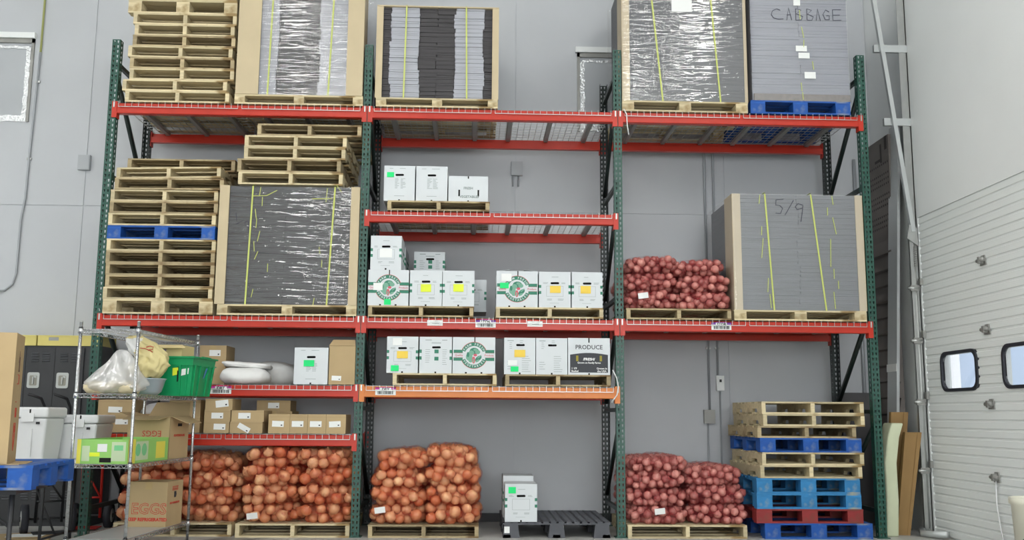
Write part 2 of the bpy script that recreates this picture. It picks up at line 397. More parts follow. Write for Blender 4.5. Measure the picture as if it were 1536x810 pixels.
# ------------------------------------------------------------------ ceiling lamps (outside the frame)
for x in (-5.2, .85, 7.0):
    for y in (-16.5, -13.0, -9.5, -4.5):
        t = MB().box(-.16, .16, -1.22, 1.22, .02, .08).build('high_bay_lamp', ZINC, None, (x, y, 7.7))
        tag(t, 'long white high bay lamp in the %s ceiling row, %s out from the racks' % ({-5.2: 'left', .85: 'middle', 7.0: 'right'}[x], {-4.5: 'first', -9.5: 'second', -13.0: 'third', -16.5: 'fourth'}[y]), 'lamp', 'ceiling lamps')
        MB().box(-.15, .15, -1.2, 1.2, .0, .02).build('diffuser', LAMPM, t)
        MB().cyl((0, -.9, .08), (0, -.9, .7), .01, 6).cyl((0, .9, .08), (0, .9, .7), .01, 6).build('hanger', ZINC, t)
        ld = bpy.data.lights.new('lamp_light', 'POINT'); ld.shadow_soft_size = .2; ld.energy = LAMP_W; ld.color = (1, .985, .96)
        lo = bpy.data.objects.new('lamp_light', ld); COL.objects.link(lo); lo.parent = t; lo.location = (0, 0, -.22)

# ------------------------------------------------------------------ pallet rack
PX = [0, 2.515, 5.03, 7.545]; RD = 1.01; PH = 4.84
DT = {'A': 4.185, 'B': 3.129, 'C': 2.078, 'D': 1.42, 'E': .955}
def post_mesh():
    b = MB(); w_ = .04; xs = [-.04, -.026, -.010, .010, .026, .04]; p = .0508; n = int(PH/p)
    zt = n*p
    for side in ('front', 'l', 'r'):
        def pt(u, z, dd=0):
            return {'front': (u, -.04, z), 'l': (-.04, .0+u, z), 'r': (.04, .0+u, z)}[side]
        cols = xs if side == 'front' else [-.04, -.008, .008, .04]
        hl = [1, 3] if side == 'front' else [1]
        for k in range(n):
            z0, z1 = k*p, (k+1)*p; a, c = z0+.013, z0+.039
            for i in range(len(cols)-1):
                u0, u1 = cols[i], cols[i+1]
                if i in hl:
                    t = .003
                    b.add([pt(u0,z0),pt(u1,z0),pt(u1,a),pt(u0,a)], [(0,1,2,3)])
                    b.add([pt(u0,c),pt(u1,c),pt(u1,z1),pt(u0,z1)], [(0,1,2,3)])
                    b.add([pt(u0,a),pt(u0+t*1.4,a),pt(u0,c)], [(0,1,2)]); b.add([pt(u1-t*1.4,a),pt(u1,a),pt(u1,c)], [(0,1,2)])
                else: b.add([pt(u0,z0),pt(u1,z0),pt(u1,z1),pt(u0,z1)], [(0,1,2,3)])
    return b.mesh('post', GREEN)
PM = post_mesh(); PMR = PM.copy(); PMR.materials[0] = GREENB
HZ = [.25, 1.2, 2.3, 3.45, 4.6]
fl = ['green upright rack frame at the left end of the rack beside the black lockers', 'green upright rack frame between the bay of wrapped loads and the bay of white cartons',
      'green upright rack frame between the white cartons and the red onions', 'green upright rack frame at the right end of the rack beside the overhead door']
for i, x in enumerate(PX):
    t = thing('rack_upright', fl[i], 'rack frame', (x, 0, 0), 0, 'upright frames of the pallet rack')
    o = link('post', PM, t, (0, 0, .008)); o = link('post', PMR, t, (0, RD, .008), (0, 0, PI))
    for y in (0, RD): MB().box(-.06, .06, y-.065, y+.065, 0, .008).build('foot_plate', GREEN, t)
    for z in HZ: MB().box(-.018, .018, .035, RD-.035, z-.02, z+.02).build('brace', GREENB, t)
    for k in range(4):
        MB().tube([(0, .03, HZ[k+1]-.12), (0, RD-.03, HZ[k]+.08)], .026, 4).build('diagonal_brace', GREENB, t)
def beam(x0, x1, zt, front, mat, label, hb=.108, labels=()):
    t = thing('rack_beam', label, 'beam', ((x0+x1)/2, 0 if front else RD, zt), 0 if front else PI, 'load beams of the pallet rack')
    L2 = (x1-x0)/2
    prof = [(-.046, -hb), (.02, -hb), (.02, -.045), (-.006, -.045), (-.006, -.004), (-.046, -.004)]
    b = MB(); b.prism([(-.046, -hb+.006), (-.040, -hb), (.02, -hb), (.02, -.045), (-.014, -.045), (-.014, -.004), (-.040, -.004), (-.046, -.010)], 'x', -L2+.046, L2-.046)
    b.build('beam_body', mat, t)
    for s in (-1, 1):
        b = MB(); e = s*(L2-.046); b.box(min(e, e+s*.042), max(e, e+s*.042), -.051, -.043, -hb-.045, .012); b.box(min(e, e-s*.006), max(e, e-s*.006), -.05, .03, -hb-.045, .012)
        c = b.build('end_connector', mat, t)
        MB().box(e+s*.022-.007, e+s*.022+.007, -.056, -.050, -.05, .008).build('safety_clip', ZINC, c)
    for (lx, kind) in labels:
        if kind == 'tag':
            l = MB().box(lx-.075, lx+.075, -.050, -.0465, -.075, -.022).build('shelf_label', PAPER, t)
            b = MB(); b.box(lx-.05, lx+.05, -.0512, -.05, -.044, -.038).box(lx-.03, lx+.04, -.0512, -.05, -.056, -.052); b.build('print', PRT, l)
        else:
            mm, s = (MAG, 'DRY') if kind == 'dry' else (PUR, 'STOR')
            l = MB().box(lx-.098, lx+.098, -.0515, -.0465, -.088, -.012).build('shelf_label', PAPER, t)
            MB().box(lx-.098, lx-.055, -.053, -.0515, -.036, -.012).box(lx+.055, lx+.098, -.053, -.0515, -.036, -.012).box(lx-.098, lx+.098, -.053, -.0515, -.018, -.012).build('colour_band', mm, l)
            link('lettering', text_mesh(s, .036, INK, .0005, .001), l, (lx, -.053, -.034), FRONT)
            b = MB(); xx = lx-.075
            while xx < lx+.075:
                ww = random.choice((.003, .005, .008)); b.box(xx, xx+ww, -.053, -.0515, -.08, -.05); xx += ww+random.choice((.003, .004, .007))
            b.build('barcode', INK, l)
    return t
bayn = ['left', 'middle', 'right']
lv = {'A': 'topmost', 'B': 'upper middle', 'C': 'long mid-height', 'D': 'lower', 'E': 'lowest'}
under = {'A0': 'under the top stack of pallets', 'A1': 'under the strapped grey load', 'A2': 'under the blue pallet', 'B1': 'under the three high white cartons', 'C0': 'under the big wrapped load', 'C1': 'under the six logo cartons', 'C2': 'under the upper red onions', 'D0': 'under the white sacks', 'D1': 'under the PRODUCE carton', 'E0': 'under the row of brown boxes'}
for lev, bays in (('A', (0,1,2)), ('B', (1,)), ('C', (0,1,2)), ('D', (0,1)), ('E', (0,))):
    for bi in bays:
        mat = ORANGE if (lev, bi) == ('D', 1) else RED
        cn = 'orange' if mat is ORANGE else 'red'
        x0, x1 = PX[bi], PX[bi+1]; xm = (x0+x1)/2
        lab = {('C', 1): [(3.23-xm, 'tag'), (3.72-xm, 'stor'), (4.2-xm, 'tag')], ('C', 2): [(6.03-xm, 'stor')], ('D', 0): [(1.21-xm, 'dry')], ('D', 1): [(2.77-xm, 'dry')]}.get((lev, bi), [])
        beam(x0, x1, DT[lev]-.008, True, mat, '%s front beam of the %s bay %s' % (cn, bayn[bi], under[lev+str(bi)]), labels=lab)
        beam(x0, x1, DT[lev]-.008, False, mat if lev != 'D' or bi == 0 else RED, '%s rear beam by the wall %s' % ('red', under[lev+str(bi)]))
        hw = (x1-x0-.10)/2
        for s in (0, 1):
            t = thing('wire_deck', '%s half of the wire mesh shelf deck %s' % (('left', 'right')[s], under[lev+str(bi)]), 'wire deck', (x0+.05+hw*(s+.5), 0, DT[lev]), 0, 'wire mesh decks of the pallet rack')
            b = MB(); W2 = hw/2-.02; nx = 18; r = .0021; rear = RD+.03
            for k in range(nx+1):
                x = -W2+2*W2*k/nx
                b.box(x-r, x+r, -.058, rear, -.0062, -.0006); b.box(x-r, x+r, -.0635, -.058, -.052, -.0006)
            for k in range(11):
                y = .03+(rear-.09)*k/10; b.box(-W2, W2, y-r, y+r, -.0116, -.0062)
            b.box(-W2, W2, -.066, -.060, -.056, -.050)
            b.build('wire_mesh', ZINC, t, kind='stuff')
            for x in (-W2*.72, 0, W2*.72):
                MB().prism([(x-.028, -.012), (x+.028, -.012), (x+.02, -.042), (x-.02, -.042)], 'y', .025, RD-.025).build('support_channel', ZINCD, t)

# ------------------------------------------------------------------ pallets
STRC = {}
def stringer_mesh(d, h, mat):
    k = (round(d, 3), round(h, 3), mat.name)
    if k not in STRC:
        z0, z1 = -h/2, h/2; n = .036
        poly = [(-d/2, z0), (-d*.36, z0), (-d*.34, z0+n), (-d*.17, z0+n), (-d*.15, z0), (d*.15, z0), (d*.17, z0+n), (d*.34, z0+n), (d*.36, z0), (d/2, z0), (d/2, z1), (-d/2, z1)]
        STRC[k] = MB().prism(poly, 'x', -.019, .019).mesh('stringer', mat)
    return STRC[k]
def pallet(label, x0, x1, z, y0=-.06, d=1.1, h=.118, kind='stringer', mat=None, rz=0., ry=0., rx=0., n=7, group=None, bw=None):
    mat = mat or WOOD; w_ = x1-x0
    t = thing('pallet', label, 'pallet', ((x0+x1)/2, y0+d/2, z), rz, group); t.rotation_euler = (rx, ry, rz)
    tb = .016
    if kind == 'stringer':
        hs = h-2*tb
        for x in (-w_/2+.019, 0, w_/2-.019): link('stringer', stringer_mesh(d, hs, mat), t, (x, 0, tb+hs/2))
        for k in range(n):
            bwid = .135 if k in (0, n-1) else .09
            y = -d/2+.0675+(d-.135)*k/(n-1)
            link('deck_board', boxmesh('deck_board', w_, bwid, tb, mat), t, (random.uniform(-.004, .004), y+random.uniform(-.006, .006)*(0 if k in (0, n-1) else 1), h-tb/2))
        for k in range(5):
            y = -d/2+.05+(d-.10)*k/4
            link('bottom_board', boxmesh('bottom_board', w_, .1, tb, mat), t, (0, y, tb/2))
    else:
        bw = bw or .13; hb = h-3*tb
        for i, x in enumerate((-w_/2+bw/2, 0, w_/2-bw/2)):
            for y in (-d/2+.075, 0, d/2-.075): link('block', boxmesh('block', bw, .15, hb, mat), t, (x, y, tb+hb/2))
            link('stringer_board', boxmesh('stringer_board', bw, d, tb, mat), t, (x, 0, h-1.5*tb))
        for k in range(n):
            bwid = .12 if k in (0, n-1) else .095; y = -d/2+.06+(d-.12)*k/(n-1)
            link('deck_board', boxmesh('deck_board', w_, bwid, tb, mat), t, (random.uniform(-.004, .004), y, h-tb/2))
        for y in (-d/2+.05, 0, d/2-.05): link('bottom_board', boxmesh('bottom_board', w_, .1, tb, mat), t, (0, y, tb/2))
    return t
ORD = ['bottom', 'second', 'third', 'fourth', 'fifth', 'sixth', 'seventh', 'eighth', 'ninth', 'tenth', 'eleventh', 'twelfth', 'thirteenth']
# top left stack
G = 'pallets in the top left stack'
rows = [(.130, 1.150), (.097, 1.125), (.160, 1.189), (.152, 1.180), (.125, 1.151), (.164, 1.176), (.180, 1.170), (.158, 1.182)]
z = DT['A']
for i, (a, c) in enumerate(rows):
    pallet('pale wooden pallet, %s from the bottom in the stack on the top left shelf' % ORD[i] if i else 'pale wooden pallet lying at the bottom of the stack on the top left shelf', a, c, z, h=.1155, group=G, rz=random.uniform(-.01, .01), mat=WOODB if i in (3, 5) else WOOD); z += .1158
pallet('wooden pallet turned sideways on top of the top left stack, thick board ends', .10, 1.18, z, d=1.02, h=.14, kind='block', group=G, n=9)
z += .1402
pallet('wooden pallet above the sideways one, topmost in the top left stack', .14, 1.17, z, h=.12, group=G)
# mid left stack
G = 'pallets in the mid-height left stack'
z = DT['C']
R = [(.050, 1.089, .140, 'block', WOOD), (.046, 1.082, .117, 's', WOOD), (.062, 1.095, .116, 's', WOODB), (.055, 1.092, .117, 's', WOODB), (.052, 1.094, .118, 's', WOODB), (.048, 1.089, .118, 's', WOOD),
     (.048, 1.083, .133, 'block', BLUE), (.050, 1.082, .121, 's', WOOD), (.050, 1.089, .118, 's', WOODB), (.058, 1.094, .114, 's', WOOD)]
for i, (a, c, h, k, mt) in enumerate(R):
    lb = ['wooden pallet with thick blocks at the bottom of the mid-height left stack', 'pale wooden pallet just above the bottom block pallet of the mid-height left stack', 'greyed wooden pallet, third from the bottom of the mid-height left stack', 'greyed wooden pallet, fourth from the bottom of the mid-height left stack',
          'greyed wooden pallet, fifth from the bottom of the mid-height left stack', 'pale wooden pallet directly under the blue one in the mid-height left stack', 'bright blue block pallet in the middle of the mid-height left stack', 'pale wooden pallet directly on the blue one in the mid-height left stack',
          'greyed wooden pallet two above the blue one in the mid-height left stack', 'wooden pallet three above the blue one, under the tilted pallets'][i]
    pallet(lb, a, c, z, h=h, kind='block' if k == 'block' else 'stringer', mat=mt, group=G, rz=random.uniform(-.008, .008), y0=-.062); z += h+.0004
pallet('tilted wooden pallet resting on the mid-height left stack, lower of two', .079, 1.125, z+.006, h=.115, ry=-.012, group=G, rz=.02, mat=WOODB)
pallet('tilted wooden pallet on top of the mid-height left stack, upper of two', .084, 1.109, z+.135, h=.112, ry=-.018, group=G, rz=-.03, mat=WOOD, y0=0)
pallet('wooden pallet lying flat at the back on top of the mid-height left stack', .094, 1.168, z+.262, y0=.22, d=.95, h=.125, group=G, mat=WOODB)

# ------------------------------------------------------------------ wrapped loads of flat cartons
def load(name, label, x0, x1, z0, z1, segs, d=1.05, y0=-.05, wrap=None, corner=None, straps=(), lt=.021, group='pallet loads of flat cartons', pallet_top=None, topboard=False, jit=.006, dashes=(), writing=None, stickers=(), bottom=False):
    w_ = x1-x0; h = z1-z0
    t = thing(name, label, 'pallet load', ((x0+x1)/2, y0+d/2, z0), 0, group)
    b = MB(); n = int(h/lt); lt = h/n; off = None
    mats = []
    for s in segs:
        if s[2] not in mats: mats.append(s[2])
    cl = corner[0] if corner else 0; cr = corner[1] if corner else 0
    a0, a1 = -w_/2+cl*.55, w_/2-cr*.55
    for k in range(n):
        if k % 7 == 0 or off is None: off = [random.uniform(-.012, .012) for _ in segs]
        for i, (u0, u1, mt) in enumerate(segs):
            xa = a0+(a1-a0)*u0+(off[i]+random.uniform(-.004, .004) if i else 0); xb = a0+(a1-a0)*u1+(off[i+1]+random.uniform(-.004, .004) if i < len(segs)-1 else 0)
            j = random.uniform(0, jit)+(.012 if mt in (GREYD,) else 0)
            b.box(xa, xb-.0015, -d/2+.018+j, d/2-.02, k*lt+.0008, (k+1)*lt-.0008, mats.index(mt))
    b.build('flat_cartons', mats, t, kind='stuff')
    if corner:
        for s, cw in ((-1, cl), (1, cr)):
            if not cw: continue
            b = MB(); xo = s*w_/2
            b.box(min(xo, xo-s*cw), max(xo, xo-s*cw), -d/2+.004, -d/2+.014, 0, h); b.box(min(xo, xo-s*.01), max(xo, xo-s*.01), -d/2+.014, -d/2+.3, 0, h)
            b.build('corner_board', TAN, t, loc=(0, -.022 if wrap in (WRAP, WRAPD) else 0, 0))
    if bottom: MB().box(-w_/2+.01, w_/2-.01, -d/2-.002, -d/2+.016, .0, .075).build('bottom_layer', pm('brown_bottom_layer', (106, 96, 90), .7, var=.25, scale=30), t)
    if topboard: MB().box(-w_/2, w_/2, -d/2, d/2, h, h+.012).build('top_sheet', TAN, t)
    if wrap:
        r = .02; pts = []
        for cx, cy, a0_ in ((w_/2-r, d/2-r, 0), (-w_/2+r, d/2-r, PI/2), (-w_/2+r, -d/2+r, PI), (w_/2-r, -d/2+r, 3*PI/2)):
            for k in range(4): pts.append((cx+(r+.004)*math.cos(a0_+PI/2*k/3), cy+(r+.004)*math.sin(a0_+PI/2*k/3)))
        n_ = len(pts); b = MB(); b.add([(p[0], p[1], 0) for p in pts]+[(p[0], p[1], h) for p in pts], [(i, (i+1) % n_, n_+(i+1) % n_, n_+i) for i in range(n_)])
        b.build('stretch_wrap', wrap, t)
    yf = -d/2-.006
    for (xt, xb) in straps:
        b = MB(); xt -= (x0+x1)/2; xb -= (x0+x1)/2; s = .0075
        b.add([(xb-s, yf, 0), (xb+s, yf, 0), (xt+s, yf, h), (xt-s, yf, h), (xb-s, yf-.002, 0), (xb+s, yf-.002, 0), (xt+s, yf-.002, h), (xt-s, yf-.002, h)],
              [(4,5,6,7), (0,3,2,1), (0,1,5,4), (1,2,6,5), (2,3,7,6), (3,0,4,7)])
        b.box(xt-s, xt+s, yf, d/2, h+.013, h+.015)
        b.build('strap', STRAP, t)
    if dashes:
        for (xa, za, xb, zb) in dashes:
            MB().tube([(xa-(x0+x1)/2, yf-.002, za-z0), (xb-(x0+x1)/2, yf-.002, zb-z0)], .004, 4, 0, False).build('loose_strap_end', STRAP, t)
    if writing:
        for (lines, wx, wz, sx, sz, th) in writing:
            b = MB(); strokes(b, lines, wx-(x0+x1)/2, wz-z0, sx, sz, yf-.001, th); b.build('handwriting', INKS, t)
    for (sx_, sz_, sw, sh) in stickers:
        MB().box(sx_-(x0+x1)/2-sw/2, sx_-(x0+x1)/2+sw/2, yf-.003, yf-.001, sz_-z0-sh/2, sz_-z0+sh/2).build('sticker', PAPER, t)
    return t
five = [(1, 1), (.15, .95), (.1, .62), (.55, .6), (.85, .42), (.6, .08), (.05, .1)]
nine = [(.8, .72), (.3, .62), (.15, .8), (.4, .98), (.85, .9), (.8, .6), (.62, -.1)]
slash = [(0, 0), (1, 1)]
# top left wrapped load
pallet('tan pallet under the wrapped load in the top left bay', 1.20, 2.470, DT['A'], h=.10, d=1.1, kind='block', bw=.1, group='pallets under the wrapped loads')
load('wrapped_load', 'tall shiny load of grey cartons with broad tan side boards, top left bay', 1.205, 2.462, DT['A']+.1004, 5.75, [(0, .26, GREYL), (.26, .66, GREYD), (.66, 1, GREYL)], wrap=WRAP, corner=(.225, .165), straps=((1.545, 1.52), (2.16, 2.12)))
# top middle load
pallet('tan pallet under the unwrapped strapped load in the top middle bay', 2.600, 3.818, DT['A'], h=.094, d=1.1, kind='block', bw=.1, group='pallets under the wrapped loads')
load('strapped_load', 'strapped load of grey cartons with dark stripes and tan top sheet, top middle bay', 2.585, 3.823, DT['A']+.0944, 5.245, [(0, .09, GREYD), (.09, .34, GREYL), (.34, .495, GREYD), (.495, .65, GREYD), (.65, .9, GREYL), (.9, 1, GREYD)], corner=(.066, .066), straps=((2.885, 2.872), (3.49, 3.505)), topboard=True, jit=.012, wrap=None)
# top right loads
pallet('tan pallet under the wrapped load with the white label, top right bay', 5.075, 6.355, DT['A'], h=.112, d=1.1, kind='block', bw=.12, group='pallets under the wrapped loads')
load('wrapped_load', 'glossy wrapped load with a white paper label at the top, top right bay', 5.078, 6.365, DT['A']+.1124, 5.72, [(0, .5, GREYM), (.5, 1, GREYM)], wrap=WRAPC, corner=(.08, .03), straps=((5.36, 5.49), (5.98, 6.08)), stickers=((5.70, 5.32, .21, .135),))
pallet('blue block pallet under the load marked CABBAGE', 6.385, 7.41, DT['A'], h=.139, d=1.1, kind='block', mat=BLUE, bw=.15, group='pallets under the wrapped loads')
cab = [[(.13, .75), (.08, .85), (.02, .7), (0, .4), (.03, .15), (.1, .05), (.17, .08)], [(.22, 0), (.25, .95), (.29, .0)], [(.22, .4), (.28, .42)],
       [(.35, 0), (.35, .9), (.43, .8), (.36, .5), (.45, .3), (.43, .03), (.35, 0)], [(.51, .05), (.51, .9), (.58, .8), (.52, .5), (.60, .3), (.58, .03), (.51, .02)],
       [(.64, 0), (.665, .9), (.70, 0)], [(.83, .7), (.78, .85), (.74, .5), (.77, .1), (.83, .1), (.83, .4), (.79, .4)], [(1., .9), (.88, .88), (.88, .05), (1., .08)], [(.88, .45), (.98, .48)]]
load('wrapped_load', 'smooth lilac-grey wrapped load marked CABBAGE by hand, on a blue pallet', 6.417, 7.429, DT['A']+.1394, 5.6, [(0, .5, GREYB), (.5, 1, GREYB)], wrap=WRAPS, jit=.012, lt=.03, bottom=True, group='pallet loads of flat cartons',
     writing=[(cab, 6.63, 5.19, .73, .14, .004)], stickers=((6.90, 5.38, .07, .06), (6.93, 4.885, .115, .06), (6.955, 4.81, .115, .06), (7.01, 4.60, .115, .07)),
     dashes=((6.925, 5.30, 6.93, 5.2), (6.94, 5.12, 6.96, 5.0), (6.96, 4.98, 6.955, 4.9), (7.04, 4.75, 7.05, 4.66), (6.915, 4.52, 6.92, 4.43), (6.925, 4.42, 6.93, 4.34)))
# mid left load
pallet('tan pallet under the big wrapped load at mid-height in the left bay', 1.135, 2.470, DT['C'], h=.103, d=1.1, kind='block', bw=.1, group='pallets under the wrapped loads')
load('wrapped_load', 'wide dark wrapped load with yellow straps under a stack of pallets, mid-height left bay', 1.108, 2.470, DT['C']+.1034, 3.352, [(0, .47, GREYK), (.47, 1, GREYK)], wrap=WRAPD, corner=(.095, .085), straps=((1.425, 1.40), (2.225, 2.18)), jit=.012,
     writing=[([[(0, 1), (0, -.4)], [(.35, 1), (.4, .5)], [(.4, .3), (.75, .55)], [(.98, .1), (.85, .2), (.8, .45), (.95, .5), (1, .3), (1, -.3)]], 1.20, 2.92, .2, .16, .003)],
     dashes=((1.50, 3.34, 1.49, 3.25), (1.52, 3.24, 1.52, 3.15), (1.455, 3.12, 1.47, 3.02), (1.475, 3.02, 1.47, 2.93), (1.51, 2.90, 1.49, 2.80), (1.455, 2.8, 1.465, 2.7), (1.50, 2.7, 1.47, 2.62), (1.60, 2.58, 1.6, 2.5), (1.47, 2.33, 1.455, 2.25), (1.425, 3.25, 1.56, 3.255), (1.56, 3.255, 1.66, 3.31), (2.0, 3.23, 2.2, 3.235), (2.15, 3.34, 2.14, 3.2), (2.24, 3.37, 2.29, 3.30), (2.09, 2.75, 2.1, 2.68), (2.12, 2.62, 2.12, 2.55), (2.06, 2.25, 2.05, 2.18)))
G = 'pallets on the mid-height wrapped load'
for i, (a, c, z, h, mt) in enumerate(((1.275, 2.296, 3.368, .124, WOOD), (1.262, 2.272, 3.4925, .134, WOODB), (1.321, 2.314, 3.627, .118, WOOD), (1.321, 2.323, 3.7455, .118, WOOD), (1.440, 2.464, 3.864, .120, WOODB))):
    pallet(['pale wooden pallet lying directly on the wide wrapped load', 'greyed wooden pallet, second above the wide wrapped load', 'pale wooden pallet, third above the wide wrapped load', 'pale wooden pallet, fourth above the wide wrapped load', 'wooden pallet shifted to the right on top of the stack above the wide wrapped load'][i], a, c, z, h=h, mat=mt, group=G)
# mid right load
pallet('tan pallet under the wrapped load beside the upper red onions', 6.160, 7.478, DT['C'], h=.103, d=1.1, kind='block', bw=.12, group='pallets under the wrapped loads')
load('wrapped_load', 'blue-grey wrapped load marked 5/9 in marker beside the upper red onions', 6.168, 7.492, DT['C']+.1034, 3.352, [(0, .5, GREYG), (.5, 1, GREYG)], wrap=WRAPS, corner=(.085, .075), straps=((6.50, 6.56), (6.965, 7.08)), jit=.012, topboard=False,
     writing=[([five], 6.60, 3.14, .09, .16, .004), ([slash], 6.70, 3.14, .09, .15, .004), ([nine], 6.79, 3.09, .11, .17, .004)],
     dashes=((6.45, 3.34, 6.44, 3.25), (6.46, 3.02, 6.455, 2.93), (6.47, 2.9, 6.45, 2.7), (6.53, 2.68, 6.54, 2.52), (6.51, 2.5, 6.5, 2.36), (6.52, 2.34, 6.53, 2.2), (7.18, 3.34, 7.19, 3.25), (7.13, 3.22, 7.13, 3.14), (7.18, 3.12, 7.21, 2.95), (7.15, 2.9, 7.14, 2.62), (7.17, 2.6, 7.17, 2.5), (7.21, 2.48, 7.21, 2.4), (7.16, 2.37, 7.17, 2.2)))

# ------------------------------------------------------------------ right hand pallet stack on the floor
G = 'pallets in the floor stack on the right'
z = .0
S = [(6.382, 7.420, .145, 'block', BLUE, 'dark blue pallet at the bottom of the floor stack on the right'), (6.309, 7.336, .132, 'block', REDP, 'red pallet in the floor stack on the right'),
     (6.314, 7.323, .143, 'block', BLUEL, 'pale blue pallet directly on the red one in the floor stack'), (6.318, 7.318, .143, 'block', BLUEL, 'pale blue pallet, upper of two, in the floor stack on the right'),
     (6.355, 7.343, .121, 's', WOOD, 'wooden pallet directly on the pale blue pallets in the floor stack'), (6.378, 7.368, .121, 's', WOOD, 'wooden pallet directly under the royal blue pallet in the floor stack'),
     (6.362, 7.349, .136, 'block', BLUE, 'royal blue pallet between wooden ones in the floor stack on the right'), (6.341, 7.302, .112, 's', WOODB, 'darker wooden pallet directly on the royal blue pallet'),
     (6.402, 7.392, .115, 's', WOOD, 'pale wooden pallet, second from the top of the floor stack'), (6.393, 7.390, .118, 's', WOOD, 'pale wooden pallet on top of the floor stack on the right')]
for i, (a, c, h, k, mt, lb) in enumerate(S):
    pallet(lb, a, c, z, y0=-.10, d=1.08, h=h, kind='block' if k == 'block' else 'stringer', mat=mt, group=G, rz=random.uniform(-.006, .006), bw=.15 if k == 'block' else None, n=9); z += h+.0004

# ------------------------------------------------------------------ produce cartons
SIDEP = {}
def logo(b, cx, cz, s, mats):
    # ring, bands, letters and vegetables of the round farm emblem; s = outer radius; mats index: 0 green 1 pale 2 red 3 white
    y = 0.
    def ring(r0, r1, a0, a1, mi, yy, n=28):
        for k in range(n):
            p, q = a0+(a1-a0)*k/n, a0+(a1-a0)*(k+1)/n
            b.add([(cx+r*math.cos(t), yy, cz+r*math.sin(t)) for r, t in ((r0, p), (r1, p), (r1, q), (r0, q))], [(0, 3, 2, 1)], mi)
    def disc(x, z, rx, rz, mi, yy, n=14, rot=0):
        b.add([(cx+x*s+s*(rx*math.cos(t)*math.cos(rot)-rz*math.sin(t)*math.sin(rot)), yy, cz+z*s+s*(rx*math.cos(t)*math.sin(rot)+rz*math.sin(t)*math.cos(rot))) for t in [2*PI*k/n for k in range(n)]], [tuple(range(n))], mi)
    W = .196
    for z0, z1, mi in ((.17, .42, 0), (-.42, -.17, 0)): b.box(cx-W, cx+W, y-.0004, y, cz+z0*s, cz+z1*s, mi)
    for z in (.17, -.17): b.box(cx-W, cx+W, y-.0006, y-.0004, cz+z*s-.001, cz+z*s+.001, 2)
    b.box(cx-s*.86, cx+s*.86, y-.0008, y-.0004, cz-.42*s, cz+.42*s, 3)
    ring(.70*s, 1.0*s, math.radians(22), math.radians(158), 0, y-.0012); ring(.70*s, 1.0*s, math.radians(202), math.radians(338), 0, y-.0012)
    ring(1.0*s, 1.03*s, math.radians(22), math.radians(158), 2, y-.0012); ring(1.0*s, 1.03*s, math.radians(202), math.radians(338), 2, y-.0012)
    disc(0, 0, .72, .72, 3, y-.0016, 32)
    disc(.02, .32, .36, .26, 0, y-.0020); disc(-.2, .18, .22, .2, 1, y-.0024); disc(.28, .25, .2, .16, 1, y-.0024); disc(.1, .42, .16, .1, 1, y-.0024)
    disc(-.36, -.12, .26, .3, 1, y-.0028); disc(-.46, .05, .1, .2, 0, y-.0030); disc(-.25, -.3, .2, .25, 1, y-.0030); disc(.34, -.24, .3, .16, 0, y-.0030, rot=.7); disc(.42, -.1, .2, .05, 1, y-.0034, rot=.7)
    disc(-.02, -.36, .12, .27, 2, y-.0034); disc(-.03, -.4, .05, .16, 1, y-.0037); disc(.1, .02, .14, .1, 2, y-.0026); disc(.28, -.42, .18, .08, 1, y-.0034, rot=.5)
    for word, rad, up in (('FARM FRESH', .85, True), ('VEGETABLES', .85, False)):
        n = len(word); sp = math.radians(118)/(n-1)
        for k, ch in enumerate(word):
            if ch == ' ': continue
            t = PI/2+(n-1)/2*sp-k*sp if up else -PI/2-(n-1)/2*sp+k*sp
            M = Matrix.Translation((cx+rad*s*math.cos(t), y-.0018, cz+rad*s*math.sin(t))) @ Matrix.Rotation(-(t-(PI/2 if up else -PI/2)), 4, 'Y') @ Matrix.Rotation(PI/2, 4, 'X')
            text_verts(b, ch, .23*s, 3, M, .0006)
    for xx, word in ((-.145, 'Quality'), (.145, 'Produce')):
        text_verts(b, word, .026, 2, Matrix.Translation((cx+xx, y-.0012, cz)) @ Matrix.Rotation(PI/2, 4, 'X'), .0003)
def lines_block(b, x, z, w_, n, dz, rag=.4, hh=.0035):
    for k in range(n):
        b.box(x, x+w_*(1-rag*random.random()), -.001, 0, z-k*dz-hh, z-k*dz)
